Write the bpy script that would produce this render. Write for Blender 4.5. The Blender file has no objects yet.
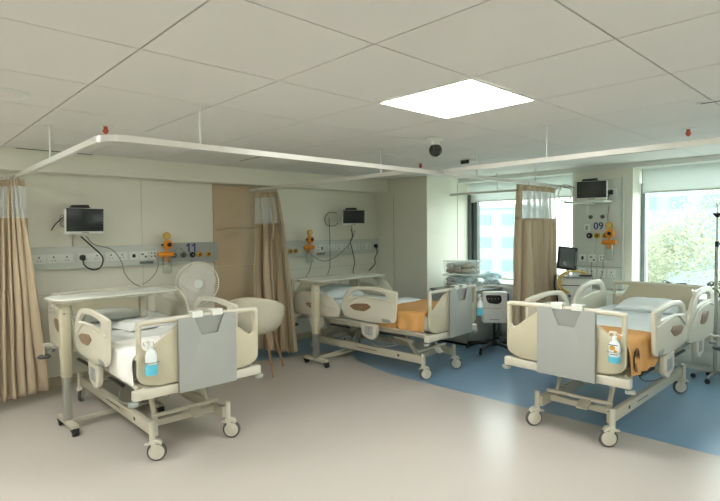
import bpy, bmesh, math, random
from mathutils import Vector, Matrix
import mathutils.noise as NZ
random.seed(7)
S = bpy.context.scene
COL = S.collection
PI = math.pi
# ------------------------------------------------------------------ camera
YAW, PIT, ROL, F = .7551, -.0398, -.0099, 513.7
fw = Vector((math.sin(YAW)*math.cos(PIT), math.cos(YAW)*math.cos(PIT), math.sin(PIT)))
r0 = Vector((math.cos(YAW), -math.sin(YAW), 0)); u0 = r0.cross(fw)
rr = r0*math.cos(ROL)+u0*math.sin(ROL); uu = -r0*math.sin(ROL)+u0*math.cos(ROL)
cd = bpy.data.cameras.new('camera'); cam = bpy.data.objects.new('camera', cd); COL.objects.link(cam)
cd.sensor_width = 36; cd.lens = F*36/720; cd.clip_end = 400; cd.clip_start = .05
m = Matrix((rr, uu, -fw)).transposed().to_4x4(); m.translation = Vector((0, 0, 1.7)); cam.matrix_world = m
S.camera = cam
# ------------------------------------------------------------------ world, light, exposure
w = bpy.data.worlds.new('world'); S.world = w; w.use_nodes = True
nt = w.node_tree; bg = nt.nodes['Background']
tc = nt.nodes.new('ShaderNodeTexCoord'); sp = nt.nodes.new('ShaderNodeSeparateXYZ'); rp = nt.nodes.new('ShaderNodeValToRGB')
nt.links.new(tc.outputs['Generated'], sp.inputs[0]); nt.links.new(sp.outputs['Z'], rp.inputs[0]); nt.links.new(rp.outputs[0], bg.inputs[0])
rp.color_ramp.elements[0].position = 0; rp.color_ramp.elements[0].color = (.90, .97, .94, 1)
rp.color_ramp.elements[1].position = .7; rp.color_ramp.elements[1].color = (.82, .94, .95, 1)
bg.inputs[1].default_value = 2.9
PANEL_EMIT = 13.2
S.view_settings.view_transform = 'Standard'; S.view_settings.look = 'None'; S.view_settings.gamma = 1
S.view_settings.use_curve_mapping = False
S.view_settings.exposure = 0.95
S.cycles.use_denoising = True
S.cycles.max_bounces = 10; S.cycles.diffuse_bounces = 6; S.cycles.transparent_max_bounces = 16
# ------------------------------------------------------------------ helpers
def lin(c): return tuple((x/255/12.92 if x/255 <= .04045 else ((x/255+.055)/1.055)**2.4) for x in c)
MATS = {}
def mat(name, rgb, rough=.5, metal=0, noise=0, scale=8, bump=0, bscale=60, emit=0, spec=.5, alpha=1, trans=0, coat=0):
    if name in MATS: return MATS[name]
    M = bpy.data.materials.new(name); M.use_nodes = True; t = M.node_tree; b = t.nodes['Principled BSDF']
    c = lin(rgb)
    b.inputs['Base Color'].default_value = (*c, 1); b.inputs['Roughness'].default_value = rough; b.inputs['Metallic'].default_value = metal
    b.inputs['Specular IOR Level'].default_value = spec; b.inputs['Alpha'].default_value = alpha
    b.inputs['Coat Weight'].default_value = coat; b.inputs['Coat Roughness'].default_value = .15
    co = t.nodes.new('ShaderNodeTexCoord')
    if noise:
        n = t.nodes.new('ShaderNodeTexNoise'); n.inputs['Scale'].default_value = scale; n.inputs['Detail'].default_value = 4
        mp = t.nodes.new('ShaderNodeMapRange'); mp.inputs['To Min'].default_value = 1-noise; mp.inputs['To Max'].default_value = 1+noise
        mx = t.nodes.new('ShaderNodeMix'); mx.data_type = 'RGBA'; mx.blend_type = 'MULTIPLY'; mx.inputs['Factor'].default_value = 1
        mx.inputs['A'].default_value = (*c, 1)
        t.links.new(co.outputs['Object'], n.inputs['Vector']); t.links.new(n.outputs['Fac'], mp.inputs['Value']); t.links.new(mp.outputs[0], mx.inputs['B']); t.links.new(mx.outputs['Result'], b.inputs['Base Color'])
    if bump:
        n = t.nodes.new('ShaderNodeTexNoise'); n.inputs['Scale'].default_value = bscale; n.inputs['Detail'].default_value = 3
        bp = t.nodes.new('ShaderNodeBump'); bp.inputs['Strength'].default_value = bump; bp.inputs['Distance'].default_value = .01
        t.links.new(co.outputs['Object'], n.inputs['Vector']); t.links.new(n.outputs['Fac'], bp.inputs['Height']); t.links.new(bp.outputs[0], b.inputs['Normal'])
    if emit:
        b.inputs['Emission Color'].default_value = (1, .985, .94, 1); b.inputs['Emission Strength'].default_value = emit
    MATS[name] = M; return M
def sheer(name, rgb, a, transl=.5):
    M = bpy.data.materials.new(name); M.use_nodes = True; t = M.node_tree; t.nodes.clear()
    o = t.nodes.new('ShaderNodeOutputMaterial'); d = t.nodes.new('ShaderNodeBsdfDiffuse'); l = t.nodes.new('ShaderNodeBsdfTranslucent'); tr = t.nodes.new('ShaderNodeBsdfTransparent')
    m1 = t.nodes.new('ShaderNodeMixShader'); m2 = t.nodes.new('ShaderNodeMixShader')
    for x in (d, l): x.inputs[0].default_value = (*lin(rgb), 1)
    m1.inputs[0].default_value = transl; m2.inputs[0].default_value = a
    t.links.new(d.outputs[0], m1.inputs[1]); t.links.new(l.outputs[0], m1.inputs[2]); t.links.new(tr.outputs[0], m2.inputs[1]); t.links.new(m1.outputs[0], m2.inputs[2]); t.links.new(m2.outputs[0], o.inputs[0])
    MATS[name] = M; return M
def glassy(name, tint=(1, 1, 1), refl=.06, rough=.02):
    M = bpy.data.materials.new(name); M.use_nodes = True; t = M.node_tree; t.nodes.clear()
    o = t.nodes.new('ShaderNodeOutputMaterial'); tr = t.nodes.new('ShaderNodeBsdfTransparent'); g = t.nodes.new('ShaderNodeBsdfGlossy')
    tr.inputs[0].default_value = (*tint, 1); g.inputs['Roughness'].default_value = rough
    mx = t.nodes.new('ShaderNodeMixShader'); mx.inputs[0].default_value = refl
    t.links.new(tr.outputs[0], mx.inputs[1]); t.links.new(g.outputs[0], mx.inputs[2]); t.links.new(mx.outputs[0], o.inputs[0])
    MATS[name] = M; return M

class MB:
    def __init__(s): s.bm = bmesh.new()
    def _add(s, tmp, M=None):
        if M is not None: bmesh.ops.transform(tmp, matrix=M, verts=tmp.verts)
        me = bpy.data.meshes.new('t'); tmp.to_mesh(me); tmp.free(); s.bm.from_mesh(me); bpy.data.meshes.remove(me); return s
    def box(s, x0, x1, y0, y1, z0, z1, bev=0, M=None, seg=2):
        t = bmesh.new(); bmesh.ops.create_cube(t, size=1)
        for v in t.verts: v.co = Vector((x0+(v.co.x+.5)*(x1-x0), y0+(v.co.y+.5)*(y1-y0), z0+(v.co.z+.5)*(z1-z0)))
        if bev: bmesh.ops.bevel(t, geom=t.edges[:], offset=min(bev, .49*min(abs(x1-x0), abs(y1-y0), abs(z1-z0))), segments=seg, affect='EDGES', profile=.5)
        return s._add(t, M)
    def cyl(s, p, q, r, r2=None, n=20, bev=0, M=None):
        p, q = Vector(p), Vector(q); d = q-p; t = bmesh.new()
        bmesh.ops.create_cone(t, cap_ends=True, segments=n, radius1=r, radius2=r if r2 is None else r2, depth=d.length)
        if bev: bmesh.ops.bevel(t, geom=[e for e in t.edges if len(e.link_faces) == 2 and any(len(f.verts) > 4 for f in e.link_faces)], offset=bev, segments=2, affect='EDGES', profile=.5)
        mm = Matrix.Translation((p+q)/2) @ d.to_track_quat('Z', 'Y').to_matrix().to_4x4()
        return s._add(t, (M @ mm) if M is not None else mm)
    def ball(s, c, r, sc=(1, 1, 1), M=None, n=16):
        t = bmesh.new(); bmesh.ops.create_uvsphere(t, u_segments=n, v_segments=n//2+2, radius=r)
        mm = Matrix.Translation(c) @ Matrix.Diagonal((*sc, 1))
        return s._add(t, (M @ mm) if M is not None else mm)
    def tube(s, pts, r, n=10, smooth=True, M=None, closed=False, k=6):
        P = [Vector(p) for p in pts]
        if smooth and len(P) > 2: P = crv(P, k, closed)
        t = bmesh.new(); rings = []; N = len(P); up = None
        for i, p in enumerate(P):
            a = P[i-1] if (i or closed) else P[0]; b = P[(i+1) % N] if (i < N-1 or closed) else P[-1]
            d = (b-a).normalized()
            if up is None: up = d.orthogonal().normalized()
            else: up = (up-d*up.dot(d)).normalized()
            sd = d.cross(up)
            rings.append([t.verts.new(p+(up*math.cos(2*PI*j/n)+sd*math.sin(2*PI*j/n))*r) for j in range(n)])
        for i in range(N if closed else N-1):
            A, B = rings[i], rings[(i+1) % N]
            for j in range(n): t.faces.new((A[j], A[(j+1) % n], B[(j+1) % n], B[j]))
        if not closed: t.faces.new(rings[0][::-1]); t.faces.new(rings[-1])
        return s._add(t, M)
    def lathe(s, prof, c=(0, 0, 0), n=28, M=None, axis='Z'):
        t = bmesh.new(); R = []
        for (r, z) in prof: R.append([t.verts.new((r*math.cos(2*PI*j/n), r*math.sin(2*PI*j/n), z)) for j in range(n)])
        for i in range(len(R)-1):
            for j in range(n): t.faces.new((R[i][j], R[i][(j+1) % n], R[i+1][(j+1) % n], R[i+1][j]))
        if prof[0][0] > 1e-5: t.faces.new(R[0][::-1])
        if prof[-1][0] > 1e-5: t.faces.new(R[-1])
        bmesh.ops.remove_doubles(t, verts=t.verts, dist=1e-5)
        mm = Matrix.Translation(c)
        if axis == 'Y': mm = mm @ Matrix.Rotation(PI/2, 4, 'X')
        if axis == 'X': mm = mm @ Matrix.Rotation(PI/2, 4, 'Y')
        return s._add(t, (M @ mm) if M is not None else mm)
    def plate(s, outs, th, bev=.004, M=None):
        """2D outlines (first outer, others holes) in local XY, thickness th centred in Z, rounded edges"""
        c = bpy.data.curves.new('c', 'CURVE'); c.dimensions = '2D'; c.fill_mode = 'BOTH'; c.extrude = max(th/2-bev, 0.0005); c.bevel_depth = bev; c.bevel_resolution = 2; c.offset = -bev
        for o in outs:
            sp = c.splines.new('POLY'); sp.points.add(len(o)-1); sp.use_cyclic_u = True
            for i, p in enumerate(o): sp.points[i].co = (p[0], p[1], 0, 1)
        ob = bpy.data.objects.new('c', c); COL.objects.link(ob)
        dg = bpy.context.evaluated_depsgraph_get(); me = bpy.data.meshes.new_from_object(ob.evaluated_get(dg))
        t = bmesh.new(); t.from_mesh(me); bmesh.ops.remove_doubles(t, verts=t.verts, dist=1e-5)
        bpy.data.objects.remove(ob); bpy.data.curves.remove(c); bpy.data.meshes.remove(me)
        return s._add(t, M)
    def grid(s, fn, nu, nv, M=None):
        t = bmesh.new(); V = [[t.verts.new(fn(i/nu, j/nv)) for j in range(nv+1)] for i in range(nu+1)]
        for i in range(nu):
            for j in range(nv): t.faces.new((V[i][j], V[i+1][j], V[i+1][j+1], V[i][j+1]))
        return s._add(t, M)
    def build(s, name, m, parent=None, loc=(0, 0, 0), rz=0, smooth=True, ang=40, solid=0, label=None):
        bmesh.ops.recalc_face_normals(s.bm, faces=s.bm.faces)
        me = bpy.data.meshes.new(name)
        if smooth:
            for f in s.bm.faces: f.smooth = True
            la = math.radians(ang)
            for e in s.bm.edges:
                if len(e.link_faces) == 2 and e.calc_face_angle(0) > la: e.smooth = False
        s.bm.to_mesh(me); s.bm.free()
        for x in (m if isinstance(m, (list, tuple)) else [m]): me.materials.append(x)
        o = bpy.data.objects.new(name, me); COL.objects.link(o); o.location = loc; o.rotation_euler = (0, 0, rz)
        if parent is not None: o.parent = parent
        if solid:
            md = o.modifiers.new('solid', 'SOLIDIFY'); md.thickness = solid; md.offset = 0
        if label: o['label'] = label
        return o
def crv(P, k=6, closed=False):
    out = []; N = len(P)
    rng = range(N if closed else N-1)
    for i in rng:
        p0 = P[i-1] if (i or closed) else P[0]; p1 = P[i]; p2 = P[(i+1) % N]; p3 = P[(i+2) % N] if (closed or i+2 < N) else P[-1]
        for j in range(k):
            t = j/k
            out.append(.5*((2*p1)+(-p0+p2)*t+(2*p0-5*p1+4*p2-p3)*t*t+(-p0+3*p1-3*p2+p3)*t**3))
    if not closed: out.append(P[-1])
    return out
def rnd(poly, r=.03, n=5):
    """round polygon corners; points may carry own radius as third value"""
    out = []; N = len(poly)
    for i in range(N):
        p = Vector(poly[i][:2]); a = Vector(poly[i-1][:2]); b = Vector(poly[(i+1) % N][:2]); q = poly[i][2] if len(poly[i]) > 2 else r
        da, db = (a-p), (b-p); q = min(q, da.length*.49, db.length*.49)
        if q < 1e-4: out.append(tuple(p)); continue
        s, e = p+da.normalized()*q, p+db.normalized()*q
        for j in range(n+1):
            t = j/n; v = s*(1-t)**2+p*2*t*(1-t)+e*t*t; out.append((v.x, v.y))
    return out
def circ(x, y, r, n=20, ry=None): return [(x+r*math.cos(2*PI*j/n), y+(ry or r)*math.sin(2*PI*j/n)) for j in range(n)]
def tag(o, label, cat, group=None, kind=None):
    if label: o['label'] = label
    if cat: o['category'] = cat
    if group: o['group'] = group
    if kind: o['kind'] = kind
    return o
def thing(name, label, cat, loc=(0, 0, 0), rz=0, group=None):
    o = bpy.data.objects.new(name, None); COL.objects.link(o); o.location = loc; o.rotation_euler = (0, 0, rz); o.empty_display_size = .1
    return tag(o, label, cat, group)
def struct(mb, name, m, label=None, **k):
    o = mb.build(name, m, **k); o['kind'] = 'structure'
    if label: o['label'] = label
    return o
def Rx(a): return Matrix.Rotation(a, 4, 'X')
def Ry(a): return Matrix.Rotation(a, 4, 'Y')
def Rz(a): return Matrix.Rotation(a, 4, 'Z')
def T(x, y, z): return Matrix.Translation((x, y, z))
XZ = Rx(PI/2)                 # local XY plate -> XZ plane
YZ = Matrix(((0, 0, 1, 0), (1, 0, 0, 0), (0, 1, 0, 0), (0, 0, 0, 1)))   # local (x,y) -> (Y,Z)
# ------------------------------------------------------------------ materials
m_wall = mat('wall_paint', (230, 230, 216), .45, noise=.02, scale=2, bump=.05, bscale=120)
m_ceil = mat('ceiling_tile', (226, 226, 222), .8, noise=.025, scale=3, bump=.15, bscale=250)
m_gap = mat('ceiling_gap', (120, 114, 100), .8, noise=.05)
m_white = mat('white_trim', (226, 230, 224), .4, noise=.02)
m_alu = mat('aluminium', (200, 203, 200), .3, metal=.6, noise=.03)
m_alcove = mat('beige_laminate', (196, 176, 146), .4, noise=.04, scale=5)
m_cream = mat('cream_plastic', (194, 189, 164), .35, noise=.015, scale=6)
m_cream2 = mat('cream_metal', (194, 190, 172), .35, metal=.1, noise=.02)
m_ivory = mat('ivory_rail', (206, 204, 188), .3, noise=.01)
m_brown = mat('brown_insert', (138, 110, 82), .35, noise=.2, scale=60)
m_grey = mat('grey_board', (160, 165, 160), .4, noise=.02)
m_greyd = mat('grey_pocket', (146, 150, 145), .5, noise=.03)
m_metal = mat('steel', (176, 178, 172), .28, metal=.85, noise=.05)
m_tyre = mat('tyre_rubber', (84, 86, 84), .6, noise=.05)
m_black = mat('black_plastic', (24, 26, 28), .4, noise=.05)
m_screen = mat('screen_glass', (34, 38, 38), .3, noise=.05, scale=3)
m_sheet = mat('white_sheet', (214, 218, 214), .85, noise=.02, scale=10, bump=.25, bscale=14)
m_sheet2 = mat('pale_blue_sheet', (220, 230, 232), .85, noise=.02, scale=10, bump=.2, bscale=14)
m_matt = mat('mattress_cover', (196, 200, 192), .6, noise=.03, bump=.1, bscale=20)
m_orange = mat('orange_blanket', (206, 156, 94), .9, noise=.08, scale=18, bump=.3, bscale=30)
m_blackline = mat('dark_ink', (50, 36, 30), .8, noise=.1)
m_curt = sheer('curtain_cloth', (200, 184, 158), 1, .12)
m_net = sheer('curtain_net', (238, 240, 238), .72)
m_blind = sheer('blind_fabric', (232, 236, 234), .99, .5)
m_ora = mat('orange_plastic', (236, 150, 40), .35, noise=.05)
m_yel = mat('yellow_ring', (206, 160, 50), .4, noise=.05)
m_blue = mat('navy_print', (42, 52, 120), .5, noise=.03)
m_cy = mat('cyan_gel', (100, 202, 228), .3, noise=.04)
m_clear = sheer('clear_plastic', (225, 232, 230), .16)
m_bottle = mat('bottle_plastic', (226, 236, 238), .3, noise=.02)
m_chair = mat('chair_shell', (214, 210, 190), .45, noise=.02)
m_wood = mat('beech_wood', (150, 118, 86), .45, noise=.15, scale=14)
m_red = mat('sprinkler_red', (196, 84, 58), .4, noise=.05)
m_bluepl = mat('blue_plastic', (40, 66, 130), .4, noise=.05)
m_glass = glassy('window_glass', (.95, .975, .965), .05)
m_jar = glassy('jar_plastic', (.86, .9, .88), .14, .1)
m_cab = mat('cabinet_laminate', (206, 212, 206), .4, noise=.015)
m_panelwall = mat('bedhead_panel', (204, 210, 202), .4, noise=.015)
# ------------------------------------------------------------------ room shell
X0, X1, Y0, Y1, ZC = -4.8, 7.7, -3.0, 6.46, 2.56
m_floor = mat('beige_vinyl', (192, 187, 180), .24, noise=.02, scale=1.5, bump=.02, bscale=4, spec=.5)
m_floorb = mat('blue_vinyl', (120, 154, 182), .28, noise=.05, scale=5, bump=.02, bscale=4, spec=.5)
bnd = [(-3.0, 4.62), (-1, 4.56), (.9, 4.49), (1.9, 4.46), (2.7, 4.42), (3.3, 4.40), (3.9, 4.36), (4.3, 4.38), (4.8, 4.5), (5.2, 4.68), (5.38, 4.70), (5.52, 4.58), (5.62, 4.3), (5.68, 3.9), (5.74, 3.6), (6.46, 3.5)]
def bx_at(y):
    for (a, b), (c, d) in zip(bnd, bnd[1:]):
        if y <= c+1e-9: return b+(d-b)*(y-a)/(c-a)
    return bnd[-1][1]
t = bmesh.new(); NY = 80; rows = []
for i in range(NY+1):
    y = Y0+(Y1-Y0)*i/NY; rows.append([t.verts.new((x, y, 0)) for x in (X0-.1, bx_at(y), X1+.2)])
for i in range(NY):
    for j in range(2):
        f = t.faces.new((rows[i][j], rows[i][j+1], rows[i+1][j+1], rows[i+1][j])); f.material_index = j
ext = bmesh.ops.extrude_face_region(t, geom=t.faces[:]); bmesh.ops.translate(t, vec=(0, 0, -.1), verts=[v for v in ext['geom'] if isinstance(v, bmesh.types.BMVert)])
mb = MB(); me = bpy.data.meshes.new('t'); t.to_mesh(me); t.free(); mb.bm.from_mesh(me)
struct(mb, 'floor', [m_floor, m_floorb], 'glossy beige vinyl floor turning blue around the window beds', smooth=False)

# ceiling tiles with real joints
PX, PY = .932, .927; G = .0045; TS = .78
cx0, cy0 = PX-5*TS, PY-6*TS
panels = {(2, 1), (2, -3), (-2, 1), (-2, -3), (-2, 4), (-6, 1)}  # panels past the curtain and farthest from the windows: unseen, added for fill light
mb = MB()
XE, YE = 7.33, 6.17
i = -8
while PX+i*TS < XE:
    j = -6
    while PY+j*TS < YE:
        if (i, j) not in panels:
            a, b = max(PX+i*TS+G, X0), min(PX+(i+1)*TS-G, XE); c, d = max(PY+j*TS+G, Y0), min(PY+(j+1)*TS-G, YE)
            if b-a > .02 and d-c > .02: mb.box(a, b, c, d, ZC, ZC+.02)
        j += 1
    i += 1
struct(mb, 'ceiling', m_ceil, 'suspended ceiling of square off-white tiles', smooth=False)
struct(MB().box(X0-.1, X1+.3, Y0-.1, Y1+.1, ZC+.021, ZC+.12), 'ceiling', m_gap, 'grey grid behind the tile joints', smooth=False)
# walls
struct(MB().box(X0-.1, X0, Y0-.1, Y1+.1, 0, ZC), 'wall_left', m_wall, smooth=False)
struct(MB().box(X0-.1, X1+.3, Y0-.1, Y0, 0, ZC), 'wall_back', m_wall, smooth=False)
struct(MB().box(X0-.1, X1+.3, Y1, Y1+.1, 0, ZC), 'wall_far', m_wall, 'off-white bedhead wall behind the two beds with bridge tables', smooth=False)
struct(MB().box(X0, 6.48, 6.17, Y1, 2.34, ZC), 'wall_soffit', m_wall, 'dropped beam along the bedhead wall', smooth=False)
struct(MB().box(6.48, X1+.2, 5.30, Y1, 0, ZC), 'wall_pillar', m_wall, 'square corner pillar beside the window', smooth=False)
# window wall: bulkhead, column, low wall
struct(MB().box(7.33, 7.95, Y0, 5.30, 2.49, ZC+.05), 'wall_bulkhead', m_white, 'white bulkhead above the windows', smooth=False)
struct(MB().box(7.34, 7.95, 2.50, 3.31, 0, 2.49), 'wall_column', m_wall, 'column between the two windows', smooth=False)
struct(MB().box(7.34, 7.95, 3.31, 5.30, 0, .84).box(7.34, 7.95, Y0, 2.50, 0, .84), 'wall_right', m_wall, 'low wall under the windows', smooth=False)
struct(MB().box(7.62, 7.95, Y0, -1.2, .82, 2.49), 'wall_right', m_wall, smooth=False)
struct(MB().box(6.48-.004, 6.48, 6.03, 6.034, 0, 2.3).box(7.296, 7.302, 5.296, 5.30, .8, 2.49), 'trim_1', m_greyd, 'thin joint lines on the pillar', smooth=False)
# windows
def window(n, ya, yb, lab):
    struct(MB().box(7.72, 7.728, ya, yb, .85, 2.49), 'window_%d' % n, m_glass, lab, smooth=False)
    f = MB()
    for a, b in ((ya, ya+.025), (yb-.025, yb)): f.box(7.69, 7.76, a, b, .82, 2.49, .004)
    f.box(7.69, 7.76, ya, yb, .82, .87, .004).box(7.69, 7.76, ya, yb, 2.44, 2.49, .004)
    o = f.build('window_frame', m_alu); o['kind'] = 'structure'
window(1, 3.31, 5.30, 'tall window by the corner pillar with storage boxes in front')
window(2, -1.2, 2.50, 'wide window behind the bed with the view of trees')
struct(MB().box(7.66, 7.74, 5.14, 5.30, .82, 2.3, .004).box(7.60, 7.64, 5.24, 5.30, .82, 2.3, .004), 'trim_2', mat('dark_frame', (96, 104, 104), .4, metal=.3, noise=.05), 'dark window jamb beside the corner pillar', smooth=False)
struct(MB().box(7.66, 7.75, 2.45, 2.5, .84, 2.3, .004), 'trim_3', mat('jamb_grey', (130, 142, 150), .4, metal=.3, noise=.04), 'grey window jamb beside the column', smooth=False)
for ya, yb, lab in ((3.33, 5.28, 'pale roller blind drawn partly down over the window with the storage boxes'), (-1.1, 2.47, 'pale roller blind drawn partly down over the window behind the orange and white bed')):
    b = thing('roller_blind', lab, 'blind', (7.62, (ya+yb)/2, 2.18)); h = (yb-ya)/2
    MB().box(-.002, .002, -h, h, 0, .31).build('fabric', m_blind, b, smooth=False)
    MB().box(-.012, .012, -h, h, -.02, .004, .004).build('bottom_bar', m_white, b)
# baseboards
struct(MB().box(X0, 6.48, Y1-.012, Y1, 0, .1), 'baseboard_far', mat('skirting', (188, 176, 156), .5, noise=.03), smooth=False)
# alcove laminate panels
mb = MB()
for a, b in ((.1, 1.22), (1.226, 1.72), (1.726, 2.336)): mb.box(3.34, 4.38, Y1-.02, Y1, a, b, .002)
struct(mb, 'trim_4', m_alcove, 'beige laminate wall panels behind the tub chair', smooth=False)
# wall seams
mb = MB().box(2.388, 2.393, Y1-.003, Y1, .1, 2.34).box(4.38, 4.384, Y1-.003, Y1, .1, 2.34).box(1.0, 3.34, Y1-.003, Y1, 1.02, 1.025).box(4.38, 6.4, Y1-.003, Y1, 1.1, 1.105)
struct(mb, 'trim_5', mat('seam', (196, 196, 180), .6, noise=.03), 'thin panel joints in the bedhead wall', smooth=False)
# ------------------------------------------------------------------ ceiling light panels
for (i, j) in sorted(panels):
    vis = (i, j) == (2, 1)
    r = thing('ceiling_light', 'large square lit panel set in the ceiling tiles above the open floor' if vis else {(2, -3): 'lit ceiling panel in the same row as the visible one, beyond the frame', (-2, 1): 'lit ceiling panel beside the entrance wall, level with the visible one', (-2, -3): 'lit ceiling panel in the corner behind the viewpoint', (-2, 4): 'added unseen fill panel beyond the curtain at the frame edge', (-6, 1): 'added unseen fill panel farthest from the windows'}[(i, j)], 'ceiling light', (PX+(i+.5)*TS, PY+(j+.5)*TS, ZC), group=None if vis else 'ceiling panels out of view')
    h = TS/2-G
    MB().plate([[(-h, -h), (h, -h), (h, h), (-h, h)], [(-h+.022, -h+.022), (h-.022, -h+.022), (h-.022, h-.022), (-h+.022, h-.022)]], .014, .002, T(0, 0, .003)).build('frame', m_white, r)
    MB().box(-h+.02, h-.02, -h+.02, h-.02, .0, .008).build('diffuser', mat('lit_diffuser', (255, 252, 245), .5, emit=PANEL_EMIT), r, smooth=False)
# ------------------------------------------------------------------ hospital bed
def siderail(parent, x, kind, dz, sgn, mirror_insert=False, raised=True):
    """plate in the Y-Z plane at local x; kind foot/head"""
    if kind == 'foot':
        out = rnd([(.42, .70, .05), (.39, 1.06, .03), (.80, 1.10, .2), (1.14, 1.07, .15), (1.28, .90, .12), (1.25, .70, .06), (.8, .665, .05)])
        hole = rnd([(.55, .965, .03), (.55, 1.02, .02), (.80, 1.05, .1), (1.05, 1.03, .08), (1.15, .955, .03), (.98, .975, .1), (.75, .97, .08)])
        ins = rnd([(.78, .855, .01), (.84, .89, .04), (1.06, .87, .05), (1.13, .84, .02), (1.06, .795, .05), (.88, .79, .05)][::-1])
        latch = rnd([(.47, .70, .02), (.50, .735, .02), (.62, .74, .02), (.60, .70, .02)])
    else:
        d = 0 if raised else -.20
        out = rnd([(1.33, .66, .05), (1.30, .84, .08), (1.44, 1.06+.0, .12), (1.72, 1.13, .12), (2.08, 1.12, .1), (2.2, .98, .1), (2.16, .64, .06), (1.8, .62, .05)])
        hole = rnd([(1.53, .955, .04), (1.62, 1.04, .06), (1.78, 1.07, .05), (1.98, 1.06, .04), (2.04, .99, .04), (1.84, .995, .08), (1.68, .975, .06)])
        ins = rnd([(1.66, .80, .02), (1.72, .885, .05), (1.9, .90, .05), (1.95, .87, .02), (1.88, .79, .05), (1.76, .775, .05)])
        if not raised:
            out = [(a, .64+(b-.62)*.62) for a, b in out]; hole = None; ins = [(a, .64+(b-.62)*.62) for a, b in ins]
        latch = None
    if kind == 'foot' and not raised: dz -= .36
    outs = [out]+([hole] if hole else [])
    o = MB().plate(outs, .032, .012, T(x, 0, dz) @ YZ).build('siderail', m_ivory, parent)
    # raised rim below the handle
    rim = MB()
    if kind == 'foot': rim.tube([(x+sgn*.018, .42, .93+dz), (x+sgn*.022, .66, .96+dz), (x+sgn*.022, .95, .965+dz), (x+sgn*.018, 1.17, .86+dz)], .009, 6)
    elif raised: rim.tube([(x+sgn*.018, 1.37, .8+dz), (x+sgn*.022, 1.56, .93+dz), (x+sgn*.022, 1.9, .965+dz), (x+sgn*.018, 2.12, .93+dz)], .009, 6)
    else: rim.tube([(x+sgn*.018, 1.4, .77+dz), (x+sgn*.02, 1.8, .84+dz), (x+sgn*.018, 2.1, .83+dz)], .008, 6)
    rim.build('moulded_rim', m_ivory, o)
    MB().plate([ins], .008, .002, T(x+sgn*.018, 0, dz) @ YZ).build('control_panel', m_brown, o, label='brown oval control panel')
    if kind == 'foot' and not raised: dz += .36; return
    b = MB()
    for k in range(3): b.cyl((x+sgn*.02, sum(p[0] for p in ins)/len(ins)-.03+.035*k, sum(p[1] for p in ins)/len(ins)+dz+.005*k), (x+sgn*.0245, sum(p[0] for p in ins)/len(ins)-.03+.035*k, sum(p[1] for p in ins)/len(ins)+dz+.005*k), .009, n=10)
    b.build('button', m_greyd, o)
    if latch: MB().plate([latch], .01, .002, T(x+sgn*.016, 0, dz) @ YZ).build('release_latch', m_greyd, o, label='grey release latch')
    # switch plate under the rail
    yc = .78 if kind == 'foot' else 1.72
    yc += .05
    p = MB().plate([rnd([(yc-.13, .655, .02), (yc+.15, .655, .02), (yc+.12, .50, .03), (yc-.02, .455, .03), (yc-.11, .50, .03)])], .04, .006, T(x*.955, 0, dz) @ YZ).build('rail_bracket', m_ivory, parent)
    MB().plate([rnd([(yc-.05, .62, .01), (yc+.07, .62, .01), (yc+.07, .515, .01), (yc-.05, .515, .01)])], .006, .002, T(x*.955+sgn*.022, 0, dz) @ YZ).build('switch_plate', m_grey, p)
    s_ = MB()
    for k in (0, 1): s_.plate([circ(yc+.01, .545+.045*k, .015, 12)], .004, .001, T(x*.955+sgn*.027, 0, dz) @ YZ)
    s_.build('switch', m_metal, p)
def board(name, parent, y, dz, head=False):
    out = rnd([(-.48, .66, .10), (-.48, 1.085, .04), (.48, 1.085, .04), (.48, .66, .10), (.36, .615, .08), (-.36, .615, .08)], n=6)
    hl = rnd([(-.445, .895, .03), (-.445, 1.052, .02), (-.14, 1.052, .02), (-.20, 1.03, .05), (-.33, .93, .06), (-.41, .87, .03)])
    if head: hl = rnd([(-.445, .93, .03), (-.445, 1.05, .02), (-.30, 1.05, .02), (-.33, .99, .03), (-.40, .91, .03)])
    hr = [(-a, b) for a, b in hl][::-1]
    o = MB().plate([out, hl, hr], .034, .013, T(0, y, dz) @ XZ).build(name, m_cream, parent)
    MB().tube([(-.463, y, .93+dz), (-.463, y, 1.04+dz), (-.43, y, 1.072+dz), (0, y, 1.075+dz), (.43, y, 1.072+dz), (.463, y, 1.04+dz), (.463, y, .93+dz)], .0185, 10, k=3).build('handle_rail', m_ivory, o)
    return o
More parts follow.
